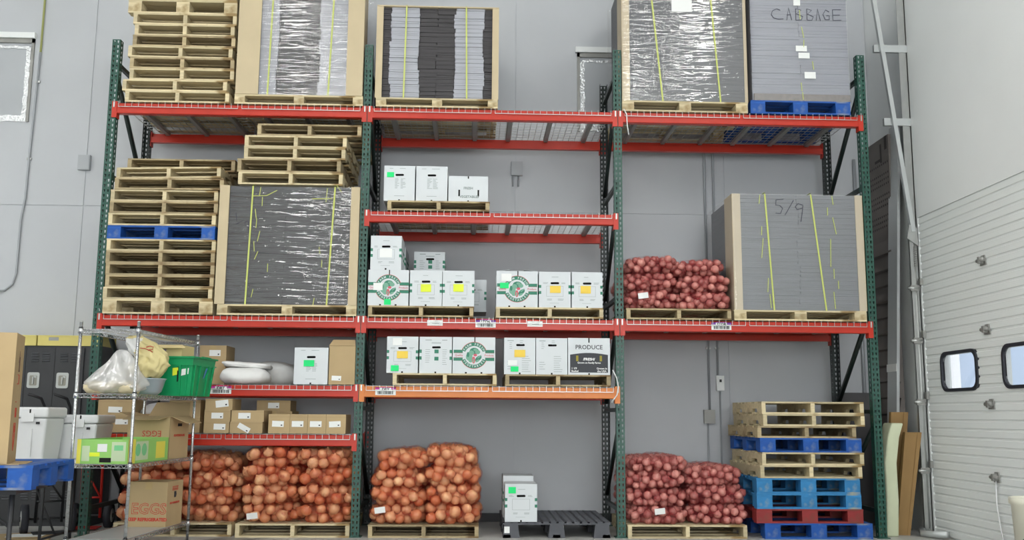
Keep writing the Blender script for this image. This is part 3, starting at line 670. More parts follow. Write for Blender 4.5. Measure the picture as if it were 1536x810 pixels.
def carton(label, x0, x1, z, h, style='end', d=.40, y0=-.055, stickers=(), rz=0., group='white produce cartons', sidestripe=True, label2=None):
    w_ = x1-x0
    t = MB()
    sl = {'end': (0, .68), 'list': (.02, .71), 'plain': (0, .74), 'tab': (.02, .80)}.get(style)
    # body with slot recess in the front face
    t.add([(-w_/2,0,0),(w_/2,0,0),(w_/2,d,0),(-w_/2,d,0),(-w_/2,0,h),(w_/2,0,h),(w_/2,d,h),(-w_/2,d,h)], [(0,3,2,1),(4,5,6,7),(1,2,6,5),(2,3,7,6),(3,0,4,7)])
    holes = []
    if sl: holes = [(sl[0]*w_, sl[1]*h, .042, .011)]
    if holes:
        cx, cz, hx, hz = holes[0]
        ring = []
        for k in range(12):
            a = 2*PI*k/12; ring.append((cx+(hx-hz)*(1 if math.cos(a) > 0 else -1)+hz*math.cos(a), cz+hz*math.sin(a)))
        rect = [(w_/2, cz), (w_/2, h), (cx, h), (-w_/2, h), (-w_/2, cz), (-w_/2, 0), (cx, 0), (w_/2, 0)]
        vs = [(x, 0, z_) for x, z_ in ring]+[(x, 0, z_) for x, z_ in rect]+[(x, .03, z_) for x, z_ in ring]
        R_ = 12
        # connect the ring to the rectangle
        fs = [(0, 12, 13), (0, 13, 1), (1, 13, 2), (2, 13, 14), (2, 14, 3), (3, 14, 4), (4, 14, 15), (4, 15, 5), (5, 15, 6), (6, 15, 16), (6, 16, 17), (6, 17, 7), (7, 17, 8), (8, 17, 18), (8, 18, 9), (9, 18, 10), (10, 18, 19), (10, 19, 11), (11, 19, 0), (0, 19, 12)]
        t.add(vs, [f[::-1] for f in fs])
        t.add(vs, [(k, (k+1) % 12, 20+(k+1) % 12, 20+k) for k in range(12)], 1)
        t.add(vs, [tuple(range(20, 32))], 1)
    else: t.add([(-w_/2,0,0),(w_/2,0,0),(w_/2,0,h),(-w_/2,0,h)], [(0,1,2,3)])
    o = t.build('produce_carton', [WHITEC, DARK], None, ((x0+x1)/2, y0, z), rot=(0, 0, rz)); tag(o, label, 'carton', group)
    # lid flap line and vent notches
    b = MB(); b.box(-.008, .008, -.0015, .001, 0, .016)
    if style in ('logo',): b = MB(); b.box(-.085, -.067, -.0015, .001, 0, .014).box(.065, .083, -.0015, .001, 0, .014).box(.002, .012, -.0015, .001, h-.05, h)
    if style == 'produce': b.box(-.006, .006, -.0015, .001, h-.045, h)
    if style == 'fresh': b.box(-.006, .006, -.0015, .001, h-.025, h)
    b.build('vent_slot', DARK, o)
    b = MB()
    if style == 'end':
        for s in (-1, 1):
            for f in (.415, .585): b.box(min(s*w_/2, s*(w_/2-.022)), max(s*w_/2, s*(w_/2-.022)), -.001, 0, h*f-.014, h*f+.014, 0)
        fx, f0, f1 = .083, h*.31, h*.60
        for a in ((-fx, fx, f0, f0+.002), (-fx, fx, f1-.002, f1), (-fx, -fx+.002, f0, f1), (fx-.002, fx, f0, f1)): b.box(a[0], a[1], -.001, 0, a[2], a[3], 2)
        b2 = MB()
        lines_block(b2, -.115, h*.70, .05, 2, .010); lines_block(b2, .065, h*.70, .055, 2, .010); lines_block(b2, -.03, h*.86, .07, 1, .01)
        lines_block(b2, -.075, h*.24, .05, 2, .010); lines_block(b2, .03, h*.24, .06, 2, .010); lines_block(b2, -.05, h*.125, .09, 1, .01, 0, .002)
        b.build('print', [LGREEN, LRED, PRT], o); b2.build('small_print', PRT, o, kind='stuff')
    elif style == 'list':
        for s in (-1, 1):
            for f in (.415, .60): b.box(min(s*w_/2, s*(w_/2-.022)), max(s*w_/2, s*(w_/2-.022)), -.001, 0, h*f-.016, h*f+.016, 0)
        for f in (.40, .60): b.box(-.012, .028, -.001, 0, h*f-.018, h*f+.018, 0)
        b.build('print', [LGREEN, LRED, PRT], o)
        b2 = MB(); lines_block(b2, -.10, h*.92, .06, 1, .02, 0, .006); lines_block(b2, .06, h*.92, .05, 1, .02, 0, .006); lines_block(b2, -.04, h*.84, .09, 1, .02, 0, .006)
        lines_block(b2, -.10, h*.65, .055, 7, .02); lines_block(b2, .065, h*.65, .05, 8, .02); b2.build('small_print', PRT, o, kind='stuff')
    elif style == 'checklist':
        pass
    elif style == 'tab':
        b2 = MB(); lines_block(b2, -.12, h*.93, .06, 1, .02, 0, .006); lines_block(b2, -.1, h*.87, .03, 4, .018); lines_block(b2, .0, h*.93, .04, 3, .018)
        lines_block(b2, .02, h*.50, .09, 8, .021); lines_block(b2, -.12, h*.34, .06, 4, .022); b2.build('small_print', PRT, o, kind='stuff')
    elif style == 'plain':
        b2 = MB(); lines_block(b2, .0, h*.93, .08, 1, .01); lines_block(b2, -.045, h*.64, .05, 9, .012, .6); lines_block(b2, .012, h*.64, .05, 9, .012, .6); lines_block(b2, -.05, h*.15, .10, 1, .01, 0)
        lines_block(b2, -.10, h*.93, .05, 1, .01); b2.build('small_print', PRT, o, kind='stuff')
    elif style == 'logo':
        logo(b, 0, h*.50, h*.36, None); b.build('farm_emblem', [LGREEN, LGREEN2, LRED, WHITEC], o, (0, -.0006, 0))
    elif style == 'produce':
        n = 12; x_ = w_/2-.02
        poly = [(-x_, .022), (x_, .022)]+[(x_*(1-2*k/n), h*.545+.018*math.sin(PI*k/n)) for k in range(n+1)]
        b.add([(u, -.001, v) for u, v in poly], [tuple(range(len(poly)))], 0); b.build('black_panel', BLACKP, o)
        link('lettering', text_mesh('PRODUCE', .058, BLACKP, .0005, .0008), o, (0, -.001, h*.745), FRONT)
        link('lettering', text_mesh('/FRESH/', .034, PAPER, .0005, .0012), o, (0, -.002, h*.42), FRONT)
        link('lettering', text_mesh('Grown on Family Farms', .023, PAPER, .0005, .0006), o, (0, -.002, h*.325), FRONT)
        link('lettering', text_mesh('1 1/9\nBushel', .026, PAPER, .0005, .0006, False), o, (-x_+.012, -.002, h*.135), FRONT)
        link('lettering', text_mesh('Grown in\nthe USA', .026, PAPER, .0005, .0006, True), o, (x_-.06, -.002, h*.135), FRONT)
        for xx in (-.115, .115): MB().box(xx-.011, xx+.011, -.0025, -.0005, h*.37, h*.52).build('hand_slot', pm('slot_yellow_green', (150, 140, 50), .7), o)
    elif style == 'fresh':
        link('lettering', text_mesh('FRESH', .034, PRT, .0005, .001), o, (0, -.001, h*.53), FRONT)
        link('lettering', text_mesh('VEGETABLES', .034, PRT, .0005, .001), o, (.01, -.001, h*.2), FRONT)
        for xx in (-.09, .10): MB().box(xx-.008, xx+.008, -.0015, .0005, h*.22, h*.47).build('hand_slot', DARK, o)
    if style in ('end', 'logo', 'list') and sidestripe:
        for s in (-1, 1):
            b = MB()
            for f in (.40, .60): b.box(min(s*w_/2, s*(w_/2+.0008)), max(s*w_/2, s*(w_/2+.0008)), .0, .11, h*f-.014, h*f+.014, 0); b.box(min(s*w_/2, s*(w_/2+.0008)), max(s*w_/2, s*(w_/2+.0008)), .24, d, h*f-.014, h*f+.014, 0)
            b.build('side_stripe', LGREEN, o)
    for (kind, sx, sz, sw, sh) in stickers:
        mt = {'g': STG, 'y': STY, 'l': STL, 'w': PAPER}[kind]
        MB().box(sx-sw/2, sx+sw/2, -.006, -.0045, sz-sh/2, sz+sh/2).build('sticker', mt, o, label={'g': 'bright green sticker', 'y': 'amber sticker', 'l': 'lime yellow sticker', 'w': 'white paper sticker'}[kind])
    return o
# high shelf
pallet('wooden pallet under the three white cartons on the high middle shelf', 2.741, 3.745, DT['B'], h=.098, d=1.0, mat=WOODB)
z = DT['B']+.0985
carton('white carton with a green sticker, leftmost of three on the high middle shelf', 2.700, 3.004, z, .357, 'plain', stickers=(('g', -.09, .265, .07, .05),), y0=-.03)
carton('white carton without sticker, middle of three on the high middle shelf', 3.017, 3.326, z, .357, 'plain', y0=-.03)
carton('low white carton printed FRESH VEGETABLES on the high middle shelf', 3.338, 3.730, z-.0, .262, 'fresh', y0=-.03)
# mid shelf, left pallet
pallet('wooden pallet under the logo carton and two lime-stickered cartons, mid shelf', 2.582, 3.600, DT['C'], h=.106, d=1.0, mat=WOODB)
z = DT['C']+.1065
carton('logo carton with a green sticker at its foot, mid shelf beside the post', 2.575, 2.968, z, .350, 'logo', stickers=(('g', -.005, .035, .066, .055), ('w', -.10, .185, .09, .07)))
carton('white end-on carton with lime sticker right beside the mid shelf logo carton', 2.980, 3.292, z, .350, 'end', stickers=(('l', .0, .175, .10, .075),))
carton('white end-on carton with lime sticker at the open right edge of the mid shelf pallet', 3.298, 3.606, z, .350, 'end', stickers=(('l', .0, .18, .10, .075),))
carton('white carton stacked on top of the mid shelf logo carton', 2.590, 2.890, z+.3504, .337, 'end', stickers=(('w', 0, .165, .12, .085),))
carton('white carton standing behind the one stacked on the mid shelf logo carton', 2.600, 2.900, z+.3504, .30, 'end', y0=.36, d=.5)
carton('white carton standing at the rear above the lime-stickered cartons', 2.985, 3.300, z+.3504, .262, 'list', y0=.42)
carton('white carton in the rear row beneath the carton at the rear, mid shelf', 2.985, 3.295, z, .350, 'end', y0=.43, d=.45)
carton('white carton in the rear row jutting out right of the lime-stickered cartons', 3.42, 3.73, z, .330, 'end', y0=.43, d=.45)
carton('white logo carton in the rear row behind the mid shelf logo carton', 2.580, 2.970, z, .350, 'logo', y0=.43, d=.45)
# mid shelf, right pallet
pallet('wooden pallet under the logo carton and two amber-stickered cartons, mid shelf', 3.820, 4.868, DT['C'], h=.105, d=1.0, mat=WOOD)
z = DT['C']+.1055
c_ = carton('logo carton with green sticker and open lid flaps, mid shelf', 3.822, 4.226, z, .355, 'logo', stickers=(('g', -.125, .21, .085, .055), ('w', -.105, .29, .10, .075)))
b = MB()
for s in (-1, 1): b.add([(s*.2, .02, .355), (s*.07, .02, .372), (s*.07, .3, .372), (s*.2, .3, .355), (s*.2, .02, .357), (s*.07, .02, .374), (s*.07, .3, .374), (s*.2, .3, .357)], [(0,3,2,1), (4,5,6,7), (0,1,5,4), (1,2,6,5), (2,3,7,6), (3,0,4,7)])
b.build('lid_flap', WHITEC, c_)
carton('white end-on carton with amber sticker, middle of the mid shelf right pallet', 4.238, 4.549, z, .352, 'end', stickers=(('y', .005, .178, .105, .07),))
carton('white end-on carton with amber sticker beside the post, mid shelf right pallet', 4.560, 4.862, z, .352, 'end', stickers=(('y', -.015, .178, .10, .075),))
# lower shelf
pallet('wooden pallet on the orange beam under the logo carton', 2.836, 3.833, DT['D'], h=.115, d=1.0, mat=WOOD)
z = DT['D']+.1155
carton('white carton with amber and green stickers, leftmost on the orange beam shelf', 2.773, 3.073, z, .350, 'end', stickers=(('y', .0, .175, .105, .07), ('g', -.07, .045, .075, .055), ('w', -.05, .30, .09, .07)))
carton('white carton with two green squares between the stickered and logo cartons, orange beam shelf', 3.086, 3.398, z, .350, 'list')
carton('logo carton without stickers on the orange beam shelf', 3.406, 3.816, z, .350, 'logo')
pallet('wooden pallet on the orange beam under the PRODUCE carton', 3.916, 4.935, DT['D'], h=.112, d=1.0, mat=WOODB)
z = DT['D']+.1125
carton('white carton with amber and green stickers beside a plain carton, orange beam shelf', 3.903, 4.205, z, .352, 'tab', stickers=(('y', .0, .20, .105, .07), ('g', -.05, .05, .075, .05), ('w', -.07, .11, .09, .05)))
carton('white printed carton without stickers next to the PRODUCE carton', 4.212, 4.515, z, .352, 'tab')
carton('white and black carton printed PRODUCE on the orange beam shelf', 4.522, 4.930, z, .356, 'produce')
# left bay, lower
z = DT['D']+.0004
carton('single white carton with a green sticker beside a brown box, lower left shelf', 1.893, 2.214, z, .350, 'plain', stickers=(('g', -.02, .20, .10, .06),))
# floor
BPZ = .147
t = thing('plastic_pallet', 'dark grey plastic pallet on the floor under the white cartons', 'pallet', (4.412, 0, 0))
b = MB(); b.box(-.511, .511, -.06, 1.08, BPZ-.025, BPZ-.012)
for k in range(14): b.box(-.511+.073*k, -.511+.073*k+.02, -.06, 1.08, BPZ-.012, BPZ)
for k in range(15): b.box(-.511, .511, -.06+.0795*k, -.06+.0795*k+.02, BPZ-.012, BPZ)
b.build('grid_deck', GREYPL, t)
for x in (-.43, 0, .43):
    for y in (.02, .5, .99): MB().prism([(x-.08, 0), (x+.08, 0), (x+.065, BPZ-.025), (x-.065, BPZ-.025)], 'y', y-.08, y+.08).build('foot_block', GREYPL, t)
for x in (-.47, 0, .47): MB().box(x-.035, x+.035, -.06, 1.08, .0, .03).build('runner', GREYPL, t)
MB().box(-.495, -.445, -.0625, -.0605, .045, .105).build('label_plate', PAPER, t)
carton('white carton with a green sticker on the dark plastic floor pallet', 3.922, 4.226, BPZ+.0004, .350, 'end', y0=-.05, stickers=(('g', -.085, .292, .07, .06),), d=.38)
carton('second white carton standing behind the one on the plastic floor pallet', 3.915, 4.215, BPZ+.0004, .40, 'end', y0=.36, d=.4)

# ------------------------------------------------------------------ onion sacks
def onion_mesh(name, mat):
    prof = [(.001, -.88), (.35, -.86), (.72, -.64), (.97, -.22), (1., .1), (.84, .5), (.52, .78), (.2, .95), (.09, 1.16), (.03, 1.22)]
    return MB().lathe(prof, 11, capb=False, capt=False).mesh(name, mat)
ICO = None
def lowpoly():
    prof = [(.02, -.9), (.7, -.65), (1., 0), (.7, .65), (.02, .95)]
    return MB().lathe(prof, 7, capb=False, capt=False)
OMESH = {'y': onion_mesh('onion', ONY), 'r': onion_mesh('onion', ONR)}
SACKV = {}
def sack_variant(col, seed, a, bb, c, r, side, top):
    key = (col, seed, a, bb, c, side, top)
    if key in SACKV: return SACKV[key]
    rg = np.random.default_rng(seed)
    P = 8.0
    def sample(n, sa, sb, sc):
        u = rg.normal(size=(n, 3)); u /= np.abs(u).max(1)[:, None]
        u *= np.array([sa, sb, sc]); k = ((np.abs(u)/np.array([sa, sb, sc]))**P).sum(1)**(1/P); return u/k[:, None]
    pts = sample(2600, a-r, bb-r, c-r); keep = []
    # pack the front and visible sides first
    order = np.argsort(pts[:, 1]); pts = pts[order]
    rad = r*rg.uniform(.84, 1.12, len(pts)); kept = np.zeros((0, 3)); kr = []
    idx = rg.permutation(len(pts))
    for i in idx:
        if len(kept):
            dd = np.linalg.norm(kept-pts[i], axis=1)
            if (dd < (np.array(kr)+rad[i])*.86).any(): continue
        kept = np.vstack([kept, pts[i]]); kr.append(rad[i])
    kr = np.array(kr)
    vis = (kept[:, 1] < -bb*.45)
    vis |= (kept[:, 0]*side > a*.5) & (kept[:, 1] < bb*.75)
    if top: vis |= (kept[:, 2] > 0) & (kept[:, 1] < bb*.6)
    vis &= ~((kept[:, 2] < -c*.5) & (kept[:, 1] > -bb*.6))
    inn = sample(90, max(a-2.5*r, .05), max(bb-2.5*r, .05), max(c*.25, .01))*rg.uniform(.2, 1, (90, 1))
    lp = lowpoly(); fill = MB()
    for p, q in list(zip(kept[~vis], kr[~vis]))+[(p, r) for p in inn]:
        rm = Euler(rg.uniform(0, 6.28, 3)).to_matrix()
        fill.add([rm @ Vector(v)*float(q)+Vector(p) for v in lp.v], lp.f, 0, True)
    fm = fill.mesh('packed_onions', ONY if col == 'y' else ONR)
    # net: envelope of the onions seen from the centre line
    nu, nv = 56, 30; dirs = []; uvs = []
    base = np.zeros((nv+1, nu, 3))
    for j in range(nv+1):
        ph = -PI/2+PI*j/nv
        for i in range(nu):
            th = 2*PI*i/nu; d_ = np.array([math.cos(ph)*math.cos(th), math.cos(ph)*math.sin(th), math.sin(ph)])
            d_ = np.sign(d_)*np.abs(d_)**.8
            q = d_*np.array([a, bb, c]); k = ((np.abs(q)/np.array([a, bb, c]))**P).sum()**(1/P); base[j, i] = q/max(k, 1e-6)
    cen = np.array([0, 0, 0.]); out = np.zeros((nv+1, nu))
    for j in range(nv+1):
        for i in range(nu):
            L_ = np.linalg.norm(base[j, i]); d_ = base[j, i]/L_; tt = kept@d_; pp = (kept**2).sum(1)-tt**2
            ok = pp < kr**2; out[j, i] = max(L_*.86, (tt[ok]+np.sqrt(kr[ok]**2-pp[ok])).max()) if ok.any() else L_*.86
    mx = np.maximum.reduce([out, np.roll(out, 1, 1)*.97, np.roll(out, -1, 1)*.97, np.vstack([out[1:], out[-1:]])*.97, np.vstack([out[:1], out[:-1]])*.97])
    mx = (mx*2+np.roll(mx, 1, 1)+np.roll(mx, -1, 1))/4+.003
    vs = []; 
    for j in range(nv+1):
        for i in range(nu):
            L_ = np.linalg.norm(base[j, i]); vs.append(tuple(base[j, i]/L_*mx[j, i]))
    fs = [(j*nu+i, j*nu+(i+1) % nu, (j+1)*nu+(i+1) % nu, (j+1)*nu+i) for j in range(nv) for i in range(nu)]
    nb = MB(); nb.add(vs, fs, 0, True)
    # gathered tail of the bag
    sx = .3*a*(1 if seed % 2 else -1)
    nb.tube([(sx, -bb*.92, c*.2), (sx+.03, -bb-.02, c*.15), (sx+.07, -bb-.035, c*.0)], [.03, .008, .018], 6)
    nm = nb.mesh('onion_sack', NETY if col == 'y' else NETR)
    uvl = nm.uv_layers.new(name='UVMap'); vi = np.zeros(len(nm.loops), dtype=np.int32); nm.loops.foreach_get('vertex_index', vi)
    co = np.array([v[:] for v in vs]+[v[:] for v in nb.v[len(vs):]])
    uvv = np.stack([co[:, 0]+co[:, 1]*.7, co[:, 2]+co[:, 1]*.35], 1)
    uvl.data.foreach_set('uv', uvv[vi].ravel().astype(np.float32))
    SACKV[key] = (nm, fm, [(tuple(p), float(q), tuple(rg.uniform(-.9, .9, 3)*np.array([1, 1, 3.5]))) for p, q in zip(kept[vis], kr[vis])])
    return SACKV[key]
def sack(label, col, x, y, z, a, bb, c, r, side, top, seed, rz=0, ry=0, rx=0, group=None, paper=None):
    nm, fm, on = sack_variant(col, seed, a, bb, c, r, side, top)
    t = link('onion_sack', nm, None, (x, y, z), (rx, ry, rz)); tag(t, label, 'onion sack', group)
    link('packed_onions', fm, t, kind='stuff')
    for p, q, ro in on:
        o = link('onion', OMESH[col], t, p, ro); o.scale = (q, q, q*.95)
    if paper:
        px, pz = paper
        l = MB().box(-.05, .05, -.001, .001, -.028, .028).build('paper_tag', PAPER, t, (px, -bb-.012, pz), label='white paper tag'); l.rotation_euler = (.1, -.12, 0)
    return t
def pile(x0, x1, z0, cols, col, r, names, bb, y0, side, seed, group, paper=None):
    """cols: per column a list of layer thicknesses, bottom up"""
    n = len(cols); wid = (x1-x0)/n; k = 0
    for ci, layers in enumerate(cols):
        z = z0
        for li, th in enumerate(layers):
            last = li == len(layers)-1
            x = x0+wid*(ci+.5)+random.uniform(-.012, .012)
            if last: x = x0+wid*(ci+.5)+(.5-ci)*.05
            a = wid/2+.018-(.02 if last else 0); c = th/2+(.021 if col == 'y' else .013)
            sd = side if side else (-1 if ci == 0 else 1)
            sack(names[k], col, x, y0+bb+random.uniform(-.015, .02), z+th/2+.004, a, bb, c, r, sd, last, seed+(li*3+ci) % 4, random.uniform(-.04, .04), random.uniform(-.05, .05), 0, group, paper.get((ci, li)) if paper else None)
            z += th; k += 1
def nm(desc, lay):
    o = []
    for side, n in (('left', lay[0]), ('right', lay[1])):
        for k in range(n):
            lvl = {0: 'bottom', n-1: 'top'}.get(k, {1: 'second', 2: 'third'}.get(k))
            o.append('%s sack of %s, %s column' % (lvl, desc, side) if lvl in ('bottom', 'top') else '%s sack up of %s, %s column' % (lvl, desc, side))
    return o
WP = 'wooden pallet under the '
pallet(WP+'brown onions behind the wire shelf, on the floor', .27, 1.36, 0, h=.124, d=1.1, y0=.0, mat=WOOD)
pile(.25, 1.40, .124, [[.155]*4, [.155]*4], 'y', .055, nm('brown onions behind the wire shelf', (4, 4)), .48, .02, 0, 11, 'brown onion sacks behind the wire shelf', {(0, 0): (-.13, .03)})
pallet(WP+'brown onions between the wire shelf and the cartons, on the floor', 1.412, 2.468, 0, h=.126, d=1.1, mat=WOOD, y0=-.07)
pile(1.425, 2.470, .126, [[.172]*4, [.168]*4], 'y', .055, nm('brown onions below the row of brown boxes', (4, 4)), .48, -.08, 0, 21, 'brown onion sacks below the brown boxes', {(0, 0): (-.15, -.02)})
pallet(WP+'brown onions in the middle bay, on the floor', 2.642, 3.676, 0, h=.118, d=1.1, mat=WOODB, y0=-.07)
pile(2.655, 3.690, .118, [[.168]*4, [.178]*4], 'y', .055, nm('brown onions on the middle bay floor', (4, 4)), .48, -.08, 0, 31, 'brown onion sacks on the middle bay floor', {(0, 0): (-.15, .05)})
pallet(WP+'upper red onions at mid-height', 5.097, 6.130, DT['C'], h=.107, d=1.05, mat=WOODB)
pile(5.07, 6.13, DT['C']+.1075, [[.18, .18, .165], [.175, .165, .155]], 'r', .040, nm('red onions on the mid-height shelf', (3, 3)), .46, -.065, 0, 41, 'red onion sacks on the mid-height shelf', {(0, 0): (-.09, .03)})
pallet(WP+'red onions on the floor', 5.085, 6.221, 0, h=.124, d=1.1, mat=WOOD, y0=-.08)
pile(5.085, 6.235, .124, [[.165, .165, .165, .13], [.185, .18, .17]], 'r', .040, nm('red onions on the right bay floor', (4, 3)), .47, -.09, 0, 51, 'red onion sacks on the right bay floor', {(0, 0): (0, .04)})
# ------------------------------------------------------------------ boxes
def kraft(label, x0, x1, y0, y1, z0, z1, rz=0., lab=None, group=None, name='cardboard_box', mat=None, tape=True, side=None, front=None):
    mat = mat or KRAFT; w_, d, h = x1-x0, y1-y0, z1-z0
    b = MB(); b.box(-w_/2, w_/2, -d/2, d/2, 0, h)
    o = b.build(name, mat, None, ((x0+x1)/2, (y0+y1)/2, z0), rot=(0, 0, rz)); tag(o, label, 'box', group)
    b = MB(); b.box(-w_/2-.0008, w_/2+.0008, -d/2-.0008, d/2+.0008, h*.86-.001, h*.86+.0004)
    if h < .2: b.build('lid_edge', pm('kraft_edge', (150, 124, 84), .8), o)
    if tape and h >= .2: MB().box(-.03, .03, -d/2-.0012, d/2+.0012, h-.06, h+.001).build('packing_tape', pm('packing_tape', (186, 160, 112), .3), o)
    if lab:
        lx, lz, lw, lh, lr = lab
        l = MB().box(-lw/2, lw/2, -.001, .0, -lh/2, lh/2).build('paper_label', PAPER, o, (lx, -d/2-.0015, lz)); l.rotation_euler = (0, lr, 0)
        MB().box(lw*.25, lw*.38, -.0018, -.0008, -lh*.3, -lh*.1).build('print', INK, l)
    return o
ZE = DT['E']+.0004; ZD = DT['D']+.0004
G = 'brown boxes on the lowest left shelf'
kraft('brown box with tilted label, top of the three-high stack, lowest left shelf', 1.072, 1.325, -.05, .30, ZE+.2164, ZE+.322, lab=(.03, .06, .12, .065, -.12), group=G)
kraft('brown box in the middle of the three-high stack, lowest left shelf', 1.068, 1.311, -.05, .30, ZE+.1082, ZE+.216, lab=(.0, .055, .11, .055, .0), group=G)
kraft('brown box at the bottom of the three-high stack, lowest left shelf', 1.067, 1.304, -.05, .30, ZE, ZE+.1078, lab=(.03, .06, .11, .055, .02), group=G)
kraft('brown box with side tape, upper of the pair right of the three-high stack', 1.322, 1.626, -.05, .32, ZE+.1082, ZE+.214, lab=(-.03, .055, .115, .055, .0), group=G)
kraft('brown box with steeply tilted label under the side-taped box', 1.312, 1.616, -.05, .32, ZE, ZE+.1078, lab=(-.02, .05, .12, .05, .5), group=G)
kraft('dim brown box set back on top behind the side-taped box', 1.47, 1.80, .34, .66, ZE+.21, ZE+.315, lab=(.0, .055, .11, .055, 0), group=G)
kraft('brown box under the dim set-back box, in the rear row', 1.45, 1.82, .34, .70, ZE, ZE+.2096, group=G)
for i, (a, c, tl) in enumerate(((1.672, 1.872, .03), (1.874, 2.040, .0), (2.042, 2.214, .0), (2.216, 2.400, -.05))):
    kraft(['brown box leftmost of the row of four on the lowest left shelf', 'brown box second in the row of four on the lowest left shelf', 'brown box third in the row of four on the lowest left shelf', 'brown box at the right end of the row of four, lowest left shelf'][i], a, c, -.05, .34, ZE, ZE+.182, lab=(-.01, .09, .11, .055, tl), group=G, tape=False)
kraft('brown box upper of two seen through the wire shelf on the left', .060, .385, -.02, .33, ZE+.1625, ZE+.306, lab=(-.0, .05, .13, .055, .03), group=G)
kraft('brown box lower of two seen through the wire shelf on the left', .075, .365, -.02, .33, ZE, ZE+.162, lab=(.07, .10, .12, .05, .0), group=G)
kraft('brown box upper of two seen right of the open carton', .705, 1.000, .05, .40, ZE+.156, ZE+.31, lab=(-.05, .045, .12, .04, .0), group=G)
kraft('brown box lower of two seen right of the open carton', .700, 1.000, .05, .40, ZE, ZE+.1556, lab=(.0, .10, .12, .04, .0), group=G)
kraft('brown box under the white dome behind the open carton', .395, .69, .10, .45, ZE, ZE+.175, group=G)
t = MB().lathe([(.17, 0), (.168, .02), (.14, .065), (.09, .095), (.02, .108)], 24).build('dome_lid', WHITEP, None, (.535, .27, ZE+.1755)); tag(t, 'white dome lid lying on a brown box behind the open carton', 'lid')
MB().lathe([(.012, 0), (.012, .02), (.022, .03), (.002, .036)], 10).build('knob', BLACK, t, (0, 0, .106))
kraft('tall plain brown box beside the single white carton, lower left shelf', 2.224, 2.472, -.05, .25, ZD, ZD+.372, lab=(-.05, .06, .09, .045, .04), tape=False)
o = kraft('brown box with a label at the back behind the green crate', .90, 1.16, .28, .62, ZD, ZD+.385, lab=(.02, .31, .11, .06, 0))
MB().add([(-.13, -.17, .372), (.124, -.17, .372), (.11, -.10, .43), (-.10, -.10, .43), (-.13, -.175, .372), (.124, -.175, .372), (.11, -.105, .433), (-.10, -.105, .433)], [(0,1,2,3), (7,6,5,4), (0,4,5,1), (1,5,6,2), (2,6,7,3), (3,7,4,0)]).build('top_flap', KRAFT, bpy.data.objects[[q.name for q in bpy.data.objects if q.get('label', '').startswith('tall plain brown box')][0]], (0, .02, 0))
# white woven sacks
def soft(name, label, cat, loc, a, b_, c, mat, seed, rz=0., amp=.06, ex=3.0, group=None, n=28, tilt=0):
    rg = random.Random(seed); b = MB(); vs = []; nv = n//2
    ph = [rg.uniform(0, 6) for _ in range(6)]
    for j in range(nv+1):
        v = -PI/2+PI*j/nv
        for i in range(n):
            th = 2*PI*i/n; d_ = Vector((math.cos(v)*math.cos(th), math.cos(v)*math.sin(th), math.sin(v)))
            k = (abs(d_.x)**ex+abs(d_.y)**ex+abs(d_.z)**ex)**(-1/ex)
            s = 1+amp*(math.sin(3*th+ph[0]+2*v)+.6*math.sin(7*th+ph[1]+4*v)+.5*math.sin(5*v+ph[2])+.4*math.sin(11*th+ph[3]))
            z = d_.z*k*c*s; vs.append((d_.x*k*a*s, d_.y*k*b_*s, max(z, -c*.82)+c*.82))
    b.add(vs, [(j*n+i, j*n+(i+1) % n, (j+1)*n+(i+1) % n, (j+1)*n+i) for j in range(nv) for i in range(n)], 0, True)
    o = b.build(name, mat, None, loc, rot=(0, tilt, rz))
    if label: tag(o, label, cat, group)
    return o
soft('white_sack', 'flat white woven sack at the front of the lower left shelf', 'sack', (1.385, .16, ZD), .235, .20, .090, SACKW, 3, .06, .03, 2.8, n=48)
soft('white_sack', 'white woven sack slumped behind the flat one, lower left shelf', 'sack', (1.54, .60, ZD), .30, .20, .135, SACKW, 5, -.1, .03, 2.3, n=48)
soft('white_sack', 'white folded sack lying on top of the flat front sack, lower left shelf', 'sack', (1.39, .20, ZD+.160), .225, .17, .030, SACKW, 8, .1, .035, 4.5, n=48, tilt=.06)

# ------------------------------------------------------------------ wire shelving unit
SHL = Vector((.55, -1.77, 0)); SRZ = -.0686; SW, SD = .455, 1.315
SH = thing('wire_shelf', 'chrome wire shelving unit on four posts in front of the left bay', 'shelf unit', SHL, SRZ)
def S(lx, ly, lz=0):
    return SHL+Matrix.Rotation(SRZ, 3, 'Z') @ Vector((lx, ly, lz))
SZ = [.19, .752, 1.285, 1.785]
for i, (x, y) in enumerate(((0, 0), (SW, 0), (SW, SD), (0, SD))):
    p = MB().cyl((x, y, .03), (x, y, 1.835), .0125, 12).build('post', CHROME, SH)
    MB().lathe([(.013, 0), (.013, .01), (.004, .014)], 12).build('post_cap', BLACK if False else ZINC, p, (x, y, 1.835))
    MB().lathe([(.028, 0), (.028, .008), (.008, .014), (.008, .04)], 12).build('levelling_foot', BLACK, p, (x, y, 0))
    c = MB()
    for k in range(54): c.lathe([(.0128, -.0015), (.0131, 0), (.0128, .0015)], 10, 0, (x, y, .09+k*.0325), capb=False, capt=False)
    c.build('grooves', ZINCD, p)
    for z in SZ: MB().lathe([(.021, -.035), (.018, .005)], 12, 0, (x, y, z), True).lathe([(.0165, .005), (.0165, .014)], 12, 1, (x, y, z)).build('collar', [CHROME, BLACK], p)
